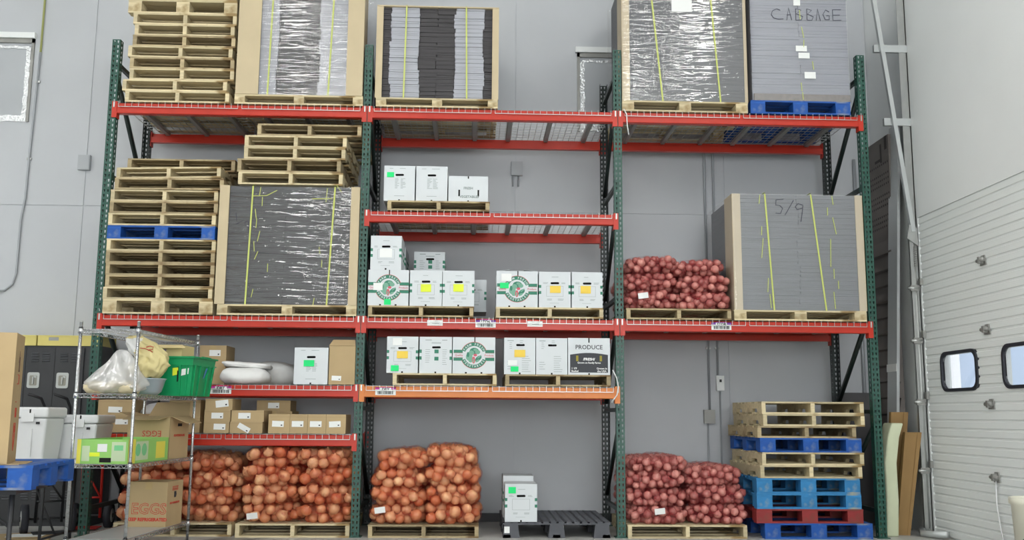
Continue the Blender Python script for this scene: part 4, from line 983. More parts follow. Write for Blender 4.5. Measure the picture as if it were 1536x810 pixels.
for z in SZ:
    b = MB()
    def wire(p, q, r=.0028): b.tube([p, q], r, 6, 0, True, False)
    cor = [(0, 0), (SW, 0), (SW, SD), (0, SD)]
    for i in range(4):
        (xa, ya), (xb, yb) = cor[i], cor[(i+1) % 4]
        L_ = math.hypot(xb-xa, yb-ya); ux, uy = (xb-xa)/L_, (yb-ya)/L_
        xa += ux*.018; ya += uy*.018; xb -= ux*.018; yb -= uy*.018
        wire((xa, ya, z-.003), (xb, yb, z-.003), .0034); wire((xa, ya, z-.030), (xb, yb, z-.030), .0034)
        n = int(L_/.03)
        pts = [(xa+(xb-xa)*k/n, ya+(yb-ya)*k/n, z-.003 if k % 2 else z-.030) for k in range(n+1)]
        b.tube(pts, .0026, 5, 0, False)
    n = int(SD/.024)
    for k in range(1, n): wire((0, SD*k/n, z-.003), (SW, SD*k/n, z-.003), .0017)
    for x in (SW*.33, SW*.67): wire((x, .01, z-.008), (x, SD-.01, z-.008), .0034)
    b.build('wire_grid', CHROME, SH, kind='stuff')
MB().box(.02, SW-.02, .02, SD-.02, SZ[0]-.0008, SZ[0]+.002).build('steel_liner', ALU, SH)
LZ = .0006
# eggs carton
o = kraft('brown EGGS carton with red print on the lowest wire shelf', .735, 1.060, -.95, -.62, SZ[0]+.0022, SZ[0]+.372, rz=SRZ-.03, name='egg_carton')
EG = o
MB()
link('lettering', text_mesh('EGGS', .125, REDS, .0004, .0035), o, (.01, -.1662, .145), FRONT)
link('lettering_inside', text_mesh('EGGS', .125, KRAFT, .0004, -.0012), o, (.01, -.1672, .145), FRONT)
link('lettering', text_mesh('KEEP REFRIGERATED', .037, REDS, .0004, .0018), o, (.0, -.1665, .06), FRONT)
link('lettering', text_mesh('EGGS', .05, REDS, .0004, .001), o, (.1635, .0, .31), (PI/2, 0, PI/2))
link('lettering', text_mesh('KEEP REFRIGERATED', .022, REDS, .0004, .001), o, (.1635, .0, .19), (PI/2, 0, PI/2))
MB().prism([(-.02, .235), (.02, .235), (.03, .26), (.02, .285), (-.02, .285)], 'x', .163, .1638).build('dark_tab', INK, o)
b = MB(); b.box(-.163, .163, -.17, .165, .36, .363); b.build('top_flap', KRAFT, o, (0, 0, .008))
# green and yellow tray with the open carton
p = S(SW/2-.005, .43)
t = thing('printed_tray', 'low green and yellow printed cardboard tray on the third wire shelf', 'tray', (p.x, p.y, SZ[1]+LZ), SRZ)
w_, d, h = .40, .80, .185
b = MB(); th = .004
b.box(-w_/2, w_/2, -d/2, d/2, 0, th).box(-w_/2, w_/2, -d/2, -d/2+th, th, h).box(-w_/2, w_/2, d/2-th, d/2, th, h).box(-w_/2, -w_/2+th, -d/2, d/2, th, h).box(w_/2-th, w_/2, -d/2, d/2, th, h)
b.build('tray_body', LIMEB, t)
PALEG = pm('pale_green_print', (196, 214, 176), .6); MIDG = pm('mint_print', (120, 200, 140), .6)
b = MB(); b.box(-w_/2+.0, -w_/2+.03, -d/2-.001, -d/2, .0, h, 0).box(-w_/2+.04, -w_/2+.10, -d/2-.001, -d/2, .02, h-.05, 1).box(w_/2-.13, w_/2-.02, -d/2-.001, -d/2, .02, h-.02, 1).box(w_/2-.11, w_/2-.04, -d/2-.0016, -d/2-.001, .1, .14, 2).box(-.02, .07, -d/2-.0016, -d/2, .01, .045, 3)
b.build('front_print', [YELB, PALEG, MIDG, DARK], t, kind='stuff')
MB().box(-.04, .035, -d/2-.003, -d/2-.0018, .09, .15).build('paper_label', PAPER, t); MB().box(-.10, -.02, -d/2-.003, -d/2-.0018, .055, .085).build('sticker', STL, t)
b = MB(); b.box(w_/2, w_/2+.001, -d/2, -d/2+.13, 0, h, 0).box(w_/2, w_/2+.001, .14, .33, .02, h-.03, 0).box(w_/2, w_/2+.001, -d/2+.14, -.02, .02, h-.02, 1)
for y in (-.22, -.1): b.add([(w_/2+.0016, y+.05*math.cos(a), .1+.05*math.sin(a)) for a in [2*PI*k/12 for k in range(12)]], [tuple(range(12))], 2)
b.build('side_print', [YELB, PALEG, MIDG], t)
p = S(SW/2+.015, 1.06)
t = thing('open_carton', 'open brown carton with spread flaps behind the green tray, red upside-down print', 'box', (p.x, p.y, SZ[1]+LZ), SRZ-.02)
w_, d, h = .37, .42, .36
b = MB(); b.box(-w_/2, w_/2, -d/2, d/2, 0, th).box(-w_/2, w_/2, -d/2, -d/2+th, th, h).box(-w_/2, w_/2, d/2-th, d/2, th, h).box(-w_/2, -w_/2+th, -d/2, d/2, th, h).box(w_/2-th, w_/2, -d/2, d/2, th, h)
b.build('carton_body', KRAFT, t)
def flap(pts, nrm):
    n = len(pts); q = [(Vector(a)+Vector(nrm)*.004) for a in pts]
    return MB().add(list(pts)+q, [tuple(range(n))[::-1], tuple(range(n, 2*n))]+[(i, (i+1) % n, n+(i+1) % n, n+i) for i in range(n)]).build('flap', KRAFT, t)
flap([(-w_/2, -d/2, h), (w_/2, -d/2, h), (w_/2-.03, -d/2-.17, h-.03), (-w_/2+.03, -d/2-.17, h-.03)], (0, 0, 1))
flap([(w_/2, -d/2, h), (w_/2, d/2, h), (w_/2+.13, d/2-.03, h-.06), (w_/2+.13, -d/2+.04, h-.06)], (0, 0, 1))
flap([(-w_/2, -d/2, h), (-w_/2, d/2, h), (-w_/2-.10, d/2-.03, h+.03), (-w_/2-.10, -d/2+.04, h+.03)], (0, 0, 1))
flap([(-w_/2, d/2, h), (w_/2, d/2, h), (w_/2-.03, d/2+.09, h+.12), (-w_/2+.03, d/2+.09, h+.12)], (0, 0, 1))
l = link('lettering', text_mesh('EGGS', .07, REDS, .0004, .0), t, (.03, -d/2-.001, h*.60), (PI/2, 0, 0)); l.rotation_euler = (PI/2, PI, 0)
link('lettering', text_mesh('KEEP REFRIGERATED', .026, REDS, .0004, .001), t, (w_/2+.001, 0, h*.55), (PI/2, PI, PI/2))
MB().box(w_/2, w_/2+.0015, -.04, .05, h*.76, h*.83).build('hand_slot', DARK, t)
# second wire shelf: bag, paper sack in a bowl, green crate with a carton in it
p = S(.19, .22)
t = thing('clear_bag', 'crumpled clear plastic bag of pale pastries on the second wire shelf', 'bag', (p.x, p.y, SZ[2]+LZ), 0)
PAST = pm('pastry', (226, 212, 176), .7, var=.12, scale=14, dark=(196, 92, 84), darkamt=-.1)
for i, (x, y, rx_) in enumerate(((-.12, -.03, .1), (.0, .02, .09), (.11, -.04, .1), (.0, .13, .1), (.1, .1, .08))):
    q = soft('pastry', None, None, (x, y, .004), rx_, .07, .055, PAST, 40+i, i, .05, 2.2, n=16); q.parent = t
rg = random.Random(5); n, nv = 40, 20; vs = []
for j in range(nv+1):
    v = -PI/2+PI*j/nv
    for i in range(n):
        a = 2*PI*i/n; s = 1+.10*math.sin(5*a+3*v)+.07*math.sin(9*a-5*v)+rg.uniform(-.03, .03)
        z = (math.sin(v)*.5+.5); r = math.cos(v)**.6*s
        top = max(0, z-.55)/.45
        vs.append((r*math.cos(a)*.235*(1-.5*top)+.04*top, r*math.sin(a)*.18*(1-.4*top)+.02, .003+z*.145+top**1.2*.16*(1+.3*math.sin(3*a+1))))
MB().add(vs, [(j*n+i, j*n+(i+1) % n, (j+1)*n+(i+1) % n, (j+1)*n+i) for j in range(nv) for i in range(n)], 0, True).build('bag_film', CLEAR, t)
t = MB().lathe([(.085, 0), (.12, .03), (.15, .13), (.158, .135), (.15, .139), (.115, .035), (.08, .006)], 28).build('metal_bowl', pm('blue_grey_bowl', (176, 188, 196), .3, .3), None, S(.30, .60)+Vector((0, 0, SZ[2]+LZ))); tag(t, 'round blue-grey bowl on the second wire shelf under the paper sack', 'bowl')
n = 48; lev = [(0, -.09, .10, .09), (.06, -.115, .15, .125), (.11, -.10, .175, .13), (.16, -.085, .165, .115), (.20, -.12, .15, .11), (.25, -.15, .105, .085), (.30, -.185, .04, .055), (.335, -.17, -.03, .03), (.35, -.10, -.05, .012)]
vs = []; NV = 40
for j in range(NV+1):
    u = j/NV*(len(lev)-1); k = min(int(u), len(lev)-2); f_ = u-k; f_ = f_*f_*(3-2*f_)
    z, xa, xb, yd = [lev[k][q]*(1-f_)+lev[k+1][q]*f_ for q in range(4)]
    for i in range(n):
        a = 2*PI*i/n; cx = (xa+xb)/2; fold = 1+.10*math.sin(7*a+z*22)+.06*math.sin(13*a-z*40)+.05*math.sin(z*70+3*a)
        vs.append((cx+(xb-xa)/2*math.cos(a)*fold, yd*math.sin(a)*fold, z+.012*math.sin(5*a+z*30)))
f = [(j*n+i, j*n+(i+1) % n, (j+1)*n+(i+1) % n, (j+1)*n+i) for j in range(NV) for i in range(n)]+[tuple(range(NV*n, NV*n+n))]
pb_ = S(.29, .60)
mb_ = MB().add(vs, f, 0, True)
for k_, fc in enumerate(mb_.f):
    c_x = sum(mb_.v[q][0] for q in fc)/len(fc); c_z = sum(mb_.v[q][2] for q in fc)/len(fc)
    if c_x < -.075+.25*(c_z-.2) and .12 < c_z < .33: mb_.m[k_] = 1
t = mb_.build('paper_sack', [CLOTH, SACKW], None, pb_+Vector((0, 0, SZ[2]+.1405))); tag(t, 'rumpled beige paper sack with red marks standing in the bowl', 'sack')
b = MB(); b.tube([(.02, -.098, .252), (.05, -.095, .262), (.075, -.082, .255), (.07, -.088, .235), (.045, -.10, .232), (.075, -.095, .212)], .004, 5, 0, True); b.tube([(-.03, -.10, .245), (.01, -.104, .242), (.05, -.104, .225)], .0035, 5, 0, True)
b.build('red_mark', REDS, t, (.0, -.004, .0))
soft('white_bag', 'white plastic bag slumped beside the beige paper sack', 'bag', (S(.09, .62).x, S(.09, .62).y, SZ[2]+LZ), .10, .10, .19, SACKW, 21, .3, .07, 2.0)
# green crate
def crate(loc, rz):
    t = thing('plastic_crate', 'bright green plastic crate at the right end of the second wire shelf', 'crate', loc, rz)
    w_, d, h, s, e = .42, .50, .335, .03, .004
    def ringz(z, k): a, c = w_/2-s*(1-z/h)+k, d/2-s*(1-z/h)+k; return [(-a, -c, z), (a, -c, z), (a, c, z), (-a, c, z)]
    b = MB(); o_ = ringz(0, 0)+ringz(h, 0)+ringz(h, -.008)+ringz(.01, -.008)
    fs = [(3, 2, 1, 0)]+[(i, (i+1) % 4, 4+(i+1) % 4, 4+i) for i in range(4)]+[(4+i, 4+(i+1) % 4, 8+(i+1) % 4, 8+i) for i in range(4)]+[(8+i, 8+(i+1) % 4, 12+(i+1) % 4, 12+i) for i in range(4)]+[(12, 13, 14, 15)]
    b.add(o_, fs); b.build('crate_body', GREENP, t)
    for k, (z0, z1, g) in enumerate(((h-.075, h-.067, .012), (h-.014, h, .016))):
        a = ringz(z0, g)+ringz(z1, g)+ringz(z0, -.001)+ringz(z1, -.001)
        MB().add(a, [(i, (i+1) % 4, 4+(i+1) % 4, 4+i) for i in range(4)]+[(4+i, 4+(i+1) % 4, 12+(i+1) % 4, 12+i) for i in range(4)]+[(8+(i+1) % 4, 8+i, i, (i+1) % 4)[::-1] for i in range(4)]).build('rim', GREENP, t)
    for sy in (-1, 1):
        for x in (-.16, -.10, .10, .16): MB().tube([(x*.9, sy*(d/2-s+.004), .005), (x, sy*(d/2+.004), h-.07)], .009, 4, 0, False).build('rib', GREENP, t)
    for sx in (-1, 1):
        for y in (-.20, -.09, .09, .20): MB().tube([(sx*(w_/2-s+.004), y*.9, .005), (sx*(w_/2+.004), y, h-.07)], .010, 4, 0, False).build('rib', GREENP, t)
        MB().box(min(sx*(w_/2+.003), sx*(w_/2+.02)), max(sx*(w_/2+.003), sx*(w_/2+.02)), -.09, .09, h-.012, h+.006).build('handle_lip', GREENP, t)
    y_ = -d/2+.012
    MB().add([(-.02, y_, .17), (.03, y_-.004, .18), (.03, y_-.008, .24), (-.02, y_-.006, .235)], [(0, 1, 2, 3)]).build('sticker', STL, t, (.05, -.004, .0)); MB().add([(.075, y_, .17), (.14, y_-.004, .185), (.145, y_-.008, .235), (.08, y_-.006, .225)], [(0, 1, 2, 3)]).build('sticker', PAPER, t, (.03, -.004, 0))
    MB().box(.072, .082, y_-.010, y_-.006, .12, .245).build('hand_slot', DARK, t)
    MB().add([(w_/2-.008, -.02, .15), (w_/2-.008, .01, .16), (w_/2+.004, .05, .24), (w_/2+.004, .02, .245)], [(0, 1, 2, 3)]).build('sticker', pm('blue_sticker', (70, 130, 190), .6), t, (.004, 0, 0))
    return t
crate(S(SW*.93, 1.03)+Vector((0, 0, SZ[2]+LZ)), -.12)
p = S(SW*.70, 1.08)
t = MB().box(-.14, .14, -.13, .13, 0, .43).build('cream_carton', pm('cream_cardboard', (226, 206, 150), .75), None, (p.x, p.y, SZ[2]+.012), rot=(0, 0, -.12)); tag(t, 'cream carton with a purple print standing inside the green crate', 'box')
MB().add([(-.14, -.13, .43), (.14, -.13, .43), (.20, -.20, .40), (-.20, -.20, .40), (-.14, -.13, .434), (.14, -.13, .434), (.20, -.20, .404), (-.20, -.20, .404)], [(0,1,2,3), (7,6,5,4), (0,4,5,1), (1,5,6,2), (2,6,7,3), (3,7,4,0)]).build('flap', MATS['cream_cardboard'], t)
MB().prism([(-.09, .345), (-.01, .345), (.0, .395), (-.07, .395)], 'y', -.1315, -.130).build('purple_print', pm('purple_print', (150, 136, 176), .7), t)

# ------------------------------------------------------------------ lockers, yellow boxes
t = thing('locker_bank', 'black metal locker bank with louvred doors against the back wall', 'locker', (0, .80, 0))
MB().box(-1.95, -.255, .02, .48, 0, 1.822).build('locker_body', LOCK, t)
for k in range(5):
    x1 = -.43-.295*k; x0 = x1-.291
    d_ = MB().box(x0, x1, 0, .02, .06, 1.80).build('door', LOCK, t)
    b = MB()
    for gx in (x0+.055, x0+.165):
        for j in range(4):
            for zb in (1.655, .26): b.prism([(-.001, zb+j*.026), (-.009, zb+j*.026+.004), (-.001, zb+j*.026+.014)], 'x', gx, gx+.075)
    b.build('louvres', pm('locker_louvre', (74, 76, 80), .4), d_, kind='stuff')
    b = MB(); b.prism(rrect(x0+.09-.062+.0, x0+.09+.062, 1.385, 1.545, .02), 'y', -.006, 0)
    h_ = b.build('handle_plate', ZINC, d_); MB().prism(rrect(x0+.09-.038, x0+.09+.038, 1.41, 1.515, .012), 'y', -.0075, -.006).build('handle_recess', pm('handle_recess', (140, 138, 128), .5, .3), h_)
    MB().box(x0+.085, x0+.098, -.02, -.0075, 1.425, 1.50).box(x0+.095, x0+.122, -.011, -.0075, 1.49, 1.512).build('latch', ZINC, h_)
for i, (a, c) in enumerate(((-1.42, -.930), (-.912, -.27))):
    t = MB().box(a, c, .80, 1.24, 1.8225, 1.93).build('yellow_box', YEL, None); tag(t, ['yellow box on the lockers, partly behind the tall brown carton', 'yellow box with a small maker plate on the right of the lockers'][i], 'box')
    MB().box(a, c, .795, .80, 1.915, 1.93).build('lid_edge', YEL, t)
    if i: MB().box(-.80, -.70, .796, .7995, 1.875, 1.91).build('name_plate', ZINCD, t)
# hand trucks
def truck(label, x, y, mat, wr, hw, hz, rz, hooked):
    t = thing('hand_truck', label, 'hand truck', (x, y, 0), rz)
    for s in (-1, 1):
        pts = [(s*hw*.55, .02, .10), (s*hw*.55, .0, hz-.25), (s*hw*.55, -.02, hz-.12)]
        if hooked: pts += [(s*hw*.55-.04, -.07, hz-.04), (s*hw*.55-.16, -.14, hz)]
        else: pts += [(s*hw*.55, 0, hz)]
        MB().tube(pts, .014, 8).build('frame_tube', mat, t)
        wl = MB().tube([(s*hw-.03, .06, wr), (s*hw+.03, .06, wr)], wr, 26).build('wheel', RUBBER, t)
        MB().tube([(s*hw-.034, .06, wr), (s*hw+.034, .06, wr)], wr*.56, 18).build('hub', ZINC, wl); MB().tube([(s*hw-.04, .06, wr), (s*hw+.04, .06, wr)], wr*.18, 10).build('axle_cap', BLACK, wl)
    for z in (.30, .62, hz-.3): MB().tube([(-hw*.55, 0, z), (hw*.55, 0, z)], .011, 6).build('cross_bar', mat, t)
    MB().tube([(-hw*.55, 0, .62), (hw*.55, 0, .30)], .010, 6).build('cross_bar', mat, t)
    MB().tube([(-hw, .06, wr), (hw, .06, wr)], .012, 6).build('axle', BLACK, t)
    MB().box(-hw*.7, hw*.7, -.20, .02, .012, .02).build('toe_plate', mat, t)
truck('black hand truck with hooked handles in front of the lockers', -.42, .22, BLACK, .135, .205, 1.31, .5, True)
truck('red hand truck behind the left rack post', -.20, .64, REDF, .12, .17, 1.05, .1, False)
# table with coolers
t = thing('folding_table', 'white folding table behind the wire shelf carrying white coolers', 'table', (0, -.92, 0))
MB().box(-1.3, .42, -.42, .42, .705, .745).build('tabletop', WHITEP, t)
for x in (-1.0, .12):
    for y in (-.3, .3): MB().tube([(x, y, 0), (x, y, .705)], .014, 8).build('leg', BLACK, t)
    MB().tube([(x, -.3, .12), (x, .3, .12)], .010, 6).build('leg_brace', BLACK, t); MB().tube([(x, 0, .12), (x-.28 if x > 0 else x+.28, 0, .70)], .009, 6).build('leg_brace', BLACK, t)
def cooler(label, x0, x1, y0, y1, z, h):
    t = thing('cooler', label, 'cooler', ((x0+x1)/2, (y0+y1)/2, z)); w_, d = x1-x0, y1-y0
    hb = h*.80; s = .025; b = MB()
    vs = [(sx*(w_/2-s), sy*(d/2-s), 0) for sx, sy in ((-1,-1),(1,-1),(1,1),(-1,1))]+[(sx*w_/2, sy*d/2, hb) for sx, sy in ((-1,-1),(1,-1),(1,1),(-1,1))]
    b.add(vs, [(3,2,1,0), (4,5,6,7)]+[(i, (i+1) % 4, 4+(i+1) % 4, 4+i) for i in range(4)]); o = b.build('cooler_body', WHITEP, t)
    m_ = o.modifiers.new('soft_edge', 'BEVEL'); m_.width = .018; m_.segments = 3
    o = MB().box(-w_/2-.012, w_/2+.012, -d/2-.012, d/2+.012, hb+.002, h).build('lid', WHITEP, t); m_ = o.modifiers.new('soft_edge', 'BEVEL'); m_.width = .02; m_.segments = 3
    for x in (-w_*.28, w_*.28): MB().box(x-.05, x+.05, -d/2-.022, -d/2-.010, hb-.03, hb+.035).build('latch', WHITEP, t); MB().box(x+.01, x+.022, -d/2-.014, -d/2-.0115, hb+.04, hb+.07).build('latch_slot', DARK, t)
    for x in (-w_/2+.12, w_/2-.12): MB().box(x-.006, x+.006, -d/2+.0, -d/2+.014, hb*.1, hb*.75).build('moulded_rib', WHITEP, t)
    MB().box(w_/2-.08, w_/2-.05, -d/2-.014, -d/2-.010, hb-.05, hb-.03).build('drain_plug', BLACK, t)
cooler('white moulded cooler at the front of the folding table', -.52, .15, -1.32, -.96, .7454, .435)
cooler('white moulded cooler standing further back on the folding table', -.28, .405, -.93, -.53, .7454, .375)
# blue pallet on a steel stand, tall carton on it
t = thing('steel_stand', 'dark steel stand under the blue pallet at the left edge', 'stand', (.16, -2.55, 0), .12)
for x, y in ((-.5, -.35), (.42, -.35), (-.5, .35), (.10, .35)): MB().tube([(x, y, 0), (x, y, .63)], .016, 8).build('leg', BLACK, t)
for y in (-.35, .35): MB().box(-.53, .45, y-.02, y+.02, .61, .645).build('rail', BLACK, t)
MB().tube([(-.5, -.35, .45), (-.2, -.35, .62)], .01, 6).build('brace', BLACK, t); MB().tube([(.42, -.35, .40), (.15, -.35, .62)], .01, 6).build('brace', BLACK, t)
for x in (-.5, .42): MB().box(x-.02, x+.02, -.35, .35, .61, .645).build('rail', BLACK, t)
pallet('chipped blue block pallet on the steel stand at the left edge', -.35, .73, .6456, y0=-3.02, d=.95, h=.155, kind='block', mat=BLUE, bw=.15, rz=.12)
o = kraft('tall brown carton with red arrows on the blue pallet at the left edge', .04, .555, -3.0, -2.62, .8015, 1.652, rz=.30, name='tall_carton')
b = MB(); hx = .2585
def rs(lines): 
    for ln in lines: b.tube([(hx, a, z) for a, z in ln], .004, 4, 0, False)
rs([[(-.03, .16), (0, .08), (.03, .16), (.03, .26), (-.03, .26), (-.03, .16)], [(-.02, .24), (.02, .24), (.02, .20), (-.02, .20), (-.02, .24)], [(-.02, .30), (-.02, .36), (.02, .36), (.02, .30), (-.02, .30)], [(-.03, .40), (.03, .40), (-.03, .48), (.03, .48)], [(-.03, .52), (.03, .52), (.03, .58), (-.03, .58)]])
b.build('red_print', REDS, o, (0, 0, 0))
b = MB(); b.tube([(hx, 0, .60), (hx, 0, .70)], .006, 4, 0, False); b.prism([(-.02, .66), (.02, .66), (0, .74)], 'x', hx-.001, hx+.001); b.build('up_arrow', pm('brown_ink', (96, 70, 60), .8), o)
# torn slip sheet on the pallet
t = MB().prism([(-.45, -.40), (.36, -.42), (.46, -.40), (.44, -.34), (.47, -.28), (.42, .0), (-.45, .1)], 'z', 0, .006).build('cardboard_sheet', KRAFT, None, (.16, -2.545, .8012), rot=(0, 0, .12)); tag(t, 'torn cardboard sheet between the blue pallet and the tall carton', 'cardboard'); 
o = [q for q in bpy.data.objects if q.name == 'tall_carton'][0]; o.location.z = .8078
# flattened cardboard on the floor
t = MB().prism([(-.25, -.28), (.25, -.25), (.22, .2), (-.05, .3), (-.28, .22)], 'z', 0, .008).build('cardboard_sheet', KRAFT, None, (-.50, -.06, 0), rot=(0, 0, .2)); tag(t, 'flattened cardboard sheet on the floor below the hand truck wheels', 'cardboard')
t = MB().prism([(-.16, -.1), (.15, -.12), (.18, .08), (-.12, .12)], 'z', 0, .004).build('paper_sheet', PAPER, None, (-.52, -.02, .0085), rot=(0, 0, .3)); tag(t, 'white paper sheet lying on the flattened cardboard', 'paper')

# ------------------------------------------------------------------ conduits, boxes on the back wall
PIPE = pm('grey_conduit', (164, 168, 172), .45, .2)
def conduit(label, pts, r=.012, mat=PIPE, clips=()):
    o = MB().tube(pts, r, 8).build('conduit', mat, None); tag(o, label, 'conduit')
    for c in clips: MB().box(c[0]-.025, c[0]+.025, WY-.022, WY, c[1]-.012, c[1]+.012).build('clip', ZINC, o)
    return o
yy = WY-.017
conduit('grey wall conduit curving to the left below the taped window', [(-1.375, yy, 5.2), (-1.39, yy, 4.6), (-1.405, yy, 3.98), (-1.41, yy, 3.5), (-1.44, yy, 3.25), (-1.44, yy, 2.65), (-1.47, yy, 2.53), (-1.55, yy, 2.46), (-1.75, yy, 2.44), (-2.6, yy, 2.44)], clips=((-1.38, 4.85), (-1.405, 3.95)))
conduit('yellow-green pipe rising beside the taped window', [(-1.375, yy, 5.2005), (-1.375, yy, 8.3)], .012, pm('yellow_green_pipe', (172, 176, 110), .5))
conduit('left grey conduit on the wall of the right bay', [(6.233, yy, 1.215), (6.233, yy, 8.3)], .013, clips=((6.233, 1.9),))
conduit('right grey conduit on the wall of the right bay', [(6.334, yy, 1.60), (6.334, yy, 8.3)], .013, clips=((6.334, 1.9),))
conduit('short grey conduit below the wall box of the right bay', [(6.21, yy, .10), (6.21, yy, 1.065)], .010)
conduit('thin grey conduit under the switch of the right bay', [(6.353, yy, .10), (6.353, yy, 1.42)], .009)
conduit('pale vertical pipe in the back corner beside the leaning panels', [(7.985, yy-.01, .1), (7.985, yy-.01, 4.1)], .02)
WBOX = pm('wall_box_paint', (176, 180, 184), .5)
def wbox(label, x, z, w_, h, d=.05, slot=False, mat=None):
    o = MB().box(x-w_/2, x+w_/2, WY-d, WY, z-h/2, z+h/2).build('junction_box', mat or WBOX, None); tag(o, label, 'junction box')
    MB().box(x-w_/2+.008, x+w_/2-.008, WY-d-.004, WY-d, z-h/2+.008, z+h/2-.008).build('cover_plate', mat or WBOX, o)
    if slot: MB().box(x-.012, x+.012, WY-d-.010, WY-d-.004, z+.01, z+.04).build('switch', BLACK, o)
wbox('grey wall box at the foot of the left conduit, right bay', 6.225, 1.14, .12, .15, mat=ZINCD)
wbox('small wall switch at the foot of the right conduit, right bay', 6.353, 1.51, .085, .165, slot=True, mat=WALLR)
wbox('painted wall box high behind the middle bay', 4.073, 3.925, .13, .16)
wbox('painted wall box beside the left rack post', -.787, 3.912, .13, .17)
for s in (-.06, .06): conduit('short cable stub under the middle bay wall box, %s one' % ('left' if s < 0 else 'right'), [(4.06+s*.5, yy, 3.72), (4.06+s*.5, yy, 3.84)], .01)

# ------------------------------------------------------------------ corner by the overhead door
t = thing('dark_bin', 'large dark grey bin with a rounded corner behind the floor pallet stack', 'bin', (0, 1.08, 0))
n = 8; poly = [(7.62, 0), (8.04, 0), (8.04, 1.22)]+[(7.93+.11*math.cos(PI/2*k/n), 1.30+.11*math.sin(PI/2*k/n)) for k in range(n+1)]+[(7.62, 1.41)]
MB().prism(poly, 'y', 0, .24).build('bin_shell', pm('dark_bin_plastic', (74, 72, 74), .5), t)
MB().box(7.60, 8.03, -.02, 0, 1.20, 1.235).build('bin_lip', MATS['dark_bin_plastic'], t)
t = thing('vented_panel', 'tall grey-brown vented panel standing against the right wall in the corner', 'panel', (8.085, 0, 0))
MB().box(0, .035, .62, 1.30, .1, 4.2).build('panel_sheet', GPANEL, t)
MB().box(-.03, .035, .62, 1.30, 0, .1).build('foot', GPANELD, t)
k = 0; z = .14
while z < 3.05:
    MB().prism([(.0, z), (-.03, z+.012), (-.004, z+.16), (0, z+.16)], 'y', .62, 1.30).build('slat', GPANEL, t); z += .172
b = MB()
for r in range(13):
    zz = 3.2+r*.058
    if r % 4 == 3: continue
    for c in range(13): b.box(-.0015, .0, .65+c*.05, .672+c*.05, zz, zz+.022)
b.build('perforations', GPANELD, t, kind='stuff')
b = MB(); b.box(-.002, 0, .80, .84, 3.93, 4.14).box(-.002, 0, .84, .98, 3.95, 3.98).box(-.002, 0, .66, .72, 4.05, 4.2); b.build('cutout', GPANELD, t)
t = MB().add([(7.925, .54, 0), (7.925, .77, 0), (8.12, .66, 4.27), (8.12, .44, 4.27), (7.955, .54, 0), (7.955, .77, 0), (8.15, .66, 4.27), (8.15, .44, 4.27)], [(0,1,2,3), (7,6,5,4), (0,4,5,1), (1,5,6,2), (2,6,7,3), (3,7,4,0)]).build('leaning_board', ALU, None); tag(t, 'long pale aluminium board leaning against the right wall', 'board')
MB().add([(7.999, .50, 1.62), (7.999, .74, 1.62), (8.002, .74, 1.70), (8.002, .50, 1.70), (7.994, .50, 1.62), (7.994, .74, 1.62), (7.997, .74, 1.70), (7.997, .50, 1.70)], [(0,3,2,1), (4,5,6,7), (0,1,5,4), (1,2,6,5), (2,3,7,6), (3,0,4,7)]).build('clear_tape', PAPER, t)
b = MB(); P_ = [(7.70, 0), (7.71, .35), (7.725, .7), (7.76, .95), (7.80, 1.09)]
vs = []
for x, z in P_:
    for dx, y in ((-.06, .10), (.06, .10), (.075, .34), (-.045, .34)): vs.append((x+dx+.01*math.sin(z*6), y, z))
fs = [(3, 2, 1, 0), tuple(range(16, 20))]
for j in range(4):
    for i in range(4): fs.append((j*4+i, j*4+(i+1) % 4, j*4+4+(i+1) % 4, j*4+4+i))
t = b.add(vs, fs, 0, True).build('foam_slab', FOAM, None); tag(t, 'pale green-white foam slab standing beside the right rack post', 'foam slab')
m_ = t.modifiers.new('soft_edge', 'BEVEL'); m_.width = .015; m_.segments = 2
for i, (x, y, w_, h, ln, lb) in enumerate(((7.79, .42, .17, 1.20, .10, 'tall brown cardboard board leaning behind the foam slab'), (7.80, .23, .16, 1.0, .14, 'shorter brown cardboard board in front, leaning toward the door track'))):
    b = MB(); b.add([(x, y, 0), (x+w_*.75, y-.02, 0), (x+w_+ln, y, h), (x+ln, y+.02, h), (x, y+.05, 0), (x+w_*.75, y+.05, 0), (x+w_+ln, y+.06, h), (x+ln, y+.07, h)], [(0,1,2,3), (7,6,5,4), (0,4,5,1), (1,5,6,2), (2,6,7,3), (3,7,4,0)])
    t = b.build('cardboard_board', BROWN, None); tag(t, lb, 'cardboard')
    xm = x+w_*.55
    MB().add([(xm, y-.016, 0), (xm+.004, y-.016, 0), (xm+ln+.03, y-.002, h), (xm+ln+.026, y-.002, h)], [(0, 1, 2, 3)]).build('fold_line', pm('brown_fold', (120, 90, 48), .8), t)
# door track
t = thing('door_track', 'galvanised vertical track of the overhead door with rollers and a slanting upper rail', 'door track', (8.2, .30, 0))
MB().box(-.012, -.001, .0, .13, 0, 5.9).box(-.09, -.001, .0, .008, 0, 5.9).build('jamb_angle', ZINC, t)
MB().box(-.105, -.06, -.03, -.024, .06, 3.05).box(-.105, -.10, -.03, .0, .06, 3.05).build('roller_track', ZINC, t)
MB().tube([(-.055, -.02, .06), (-.055, -.02, 3.08)], .013, 8).build('lift_rod', ZINC, t)
for z in (.62, 1.3, 1.92, 2.46):
    r_ = MB().box(-.12, -.03, -.05, -.02, z-.03, z+.03).build('roller_bracket', ZINCD, t); MB().tube([(-.14, -.035, z), (-.02, -.035, z)], .018, 10).build('roller', ZINC, r_); MB().box(-.03, -.0, -.07, -.03, z+.03, z+.10).build('bracket_arm', ZINCD, r_)
MB().prism([(-.13, 2.98), (-.02, 2.90), (-.02, 3.09), (-.10, 3.12)], 'y', -.05, -.03).build('top_bracket', ZINC, t)
b = MB()
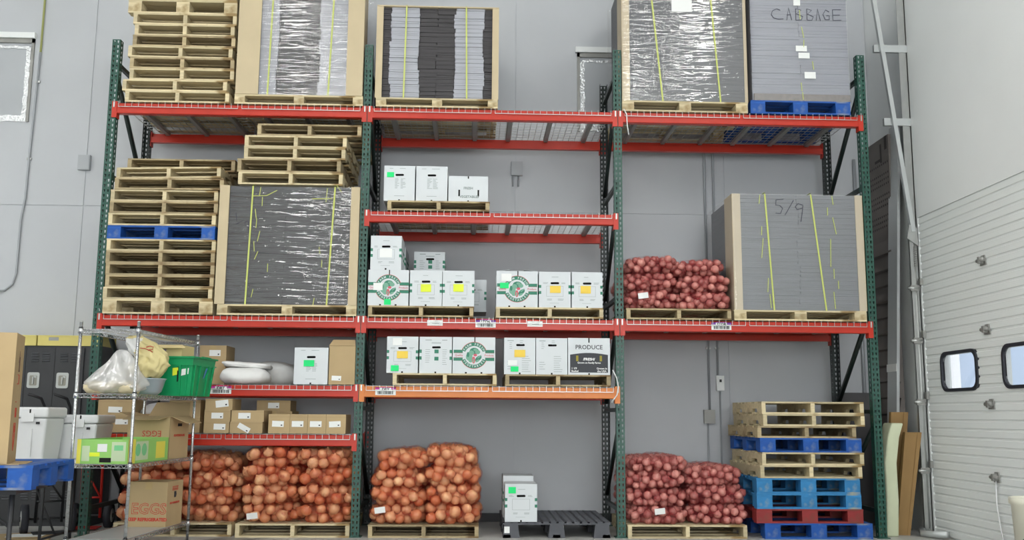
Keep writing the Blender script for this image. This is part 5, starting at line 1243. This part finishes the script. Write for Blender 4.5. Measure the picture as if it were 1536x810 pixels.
for k in range(10): b.tube([(-.05+.018*math.cos(a), -.04+.018*math.sin(a), 2.68+.022*k+.022*a/6.28) for a in [2*PI*j/8 for j in range(9)]], .003, 4, 0, True, False)
b.build('spring', ZINCD, t)
MB().tube([(-.06, -.035, 3.05), (-.37, -.035, 5.75)], .030, 4, 0, False).build('upper_rail', ALU, t)
for z, x in ((4.24, -.24), (5.05, -.31)): MB().box(x-.05, 0, -.01, .03, z-.045, z+.035).build('rail_bracket', ALU, t)
MB().box(-.02, 0, .5, .54, 5.0, 5.3).build('wall_clip', ZINCD, t)
t = MB().tube([(8.185, -.955, .60), (8.17, -.97, .40), (8.165, -1.02, .2), (8.15, -1.10, .02)], .006, 6).build('cord', WHITEP, None); tag(t, 'white pull cord hanging from the lowest door hinge', 'cord')
t = MB().lathe([(.155, 0), (.175, .42), (.19, .43), (.19, .47), (.175, .47), (.165, .43), (.145, .01)], 28).build('waste_bin', CREAMP, None, (7.95, -1.95, 0)); tag(t, 'cream plastic bin in front of the overhead door', 'bin'); t.scale = (1, 1, 1.15)
t = thing('tool_case', 'black case with a raised handle in front of the cream bin', 'case', (7.80, -2.35, 0))
o = MB().box(-.16, .2, -.1, .1, 0, .27).build('case_body', BLACK, t); o.modifiers.new('soft_edge', 'BEVEL').width = .015
MB().tube([(-.08, 0, .27), (-.08, 0, .33), (-.05, 0, .345), (.06, 0, .345), (.09, 0, .33), (.09, 0, .27)], .014, 8).build('handle', BLACK, t)
t = MB().tube([(8.10, .35, .04), (8.0, .10, .03), (8.12, -.15, .05)], .04, 4).build('door_seal_block', ALU, None); tag(t, 'grey metal block on the floor beside the door track foot', 'block')
# loose plastic strips on the beams
t = MB().tube([(5.09, -.07, 4.20), (5.115, -.085, 4.14), (5.12, -.08, 4.03), (5.135, -.08, 3.93)], .006, 5).build('plastic_strip', PAPER, None); tag(t, 'white plastic strip dangling from the top beam beside the middle right post', 'plastic strip')
t = MB().tube([(4.95, -.09, 1.58), (4.99, -.085, 1.50), (5.005, -.08, 1.42), (4.99, -.08, 1.34), (4.94, -.08, 1.27)], .006, 5).build('plastic_strip', PAPER, None); tag(t, 'white plastic strip looped over the right end of the orange beam', 'plastic strip')
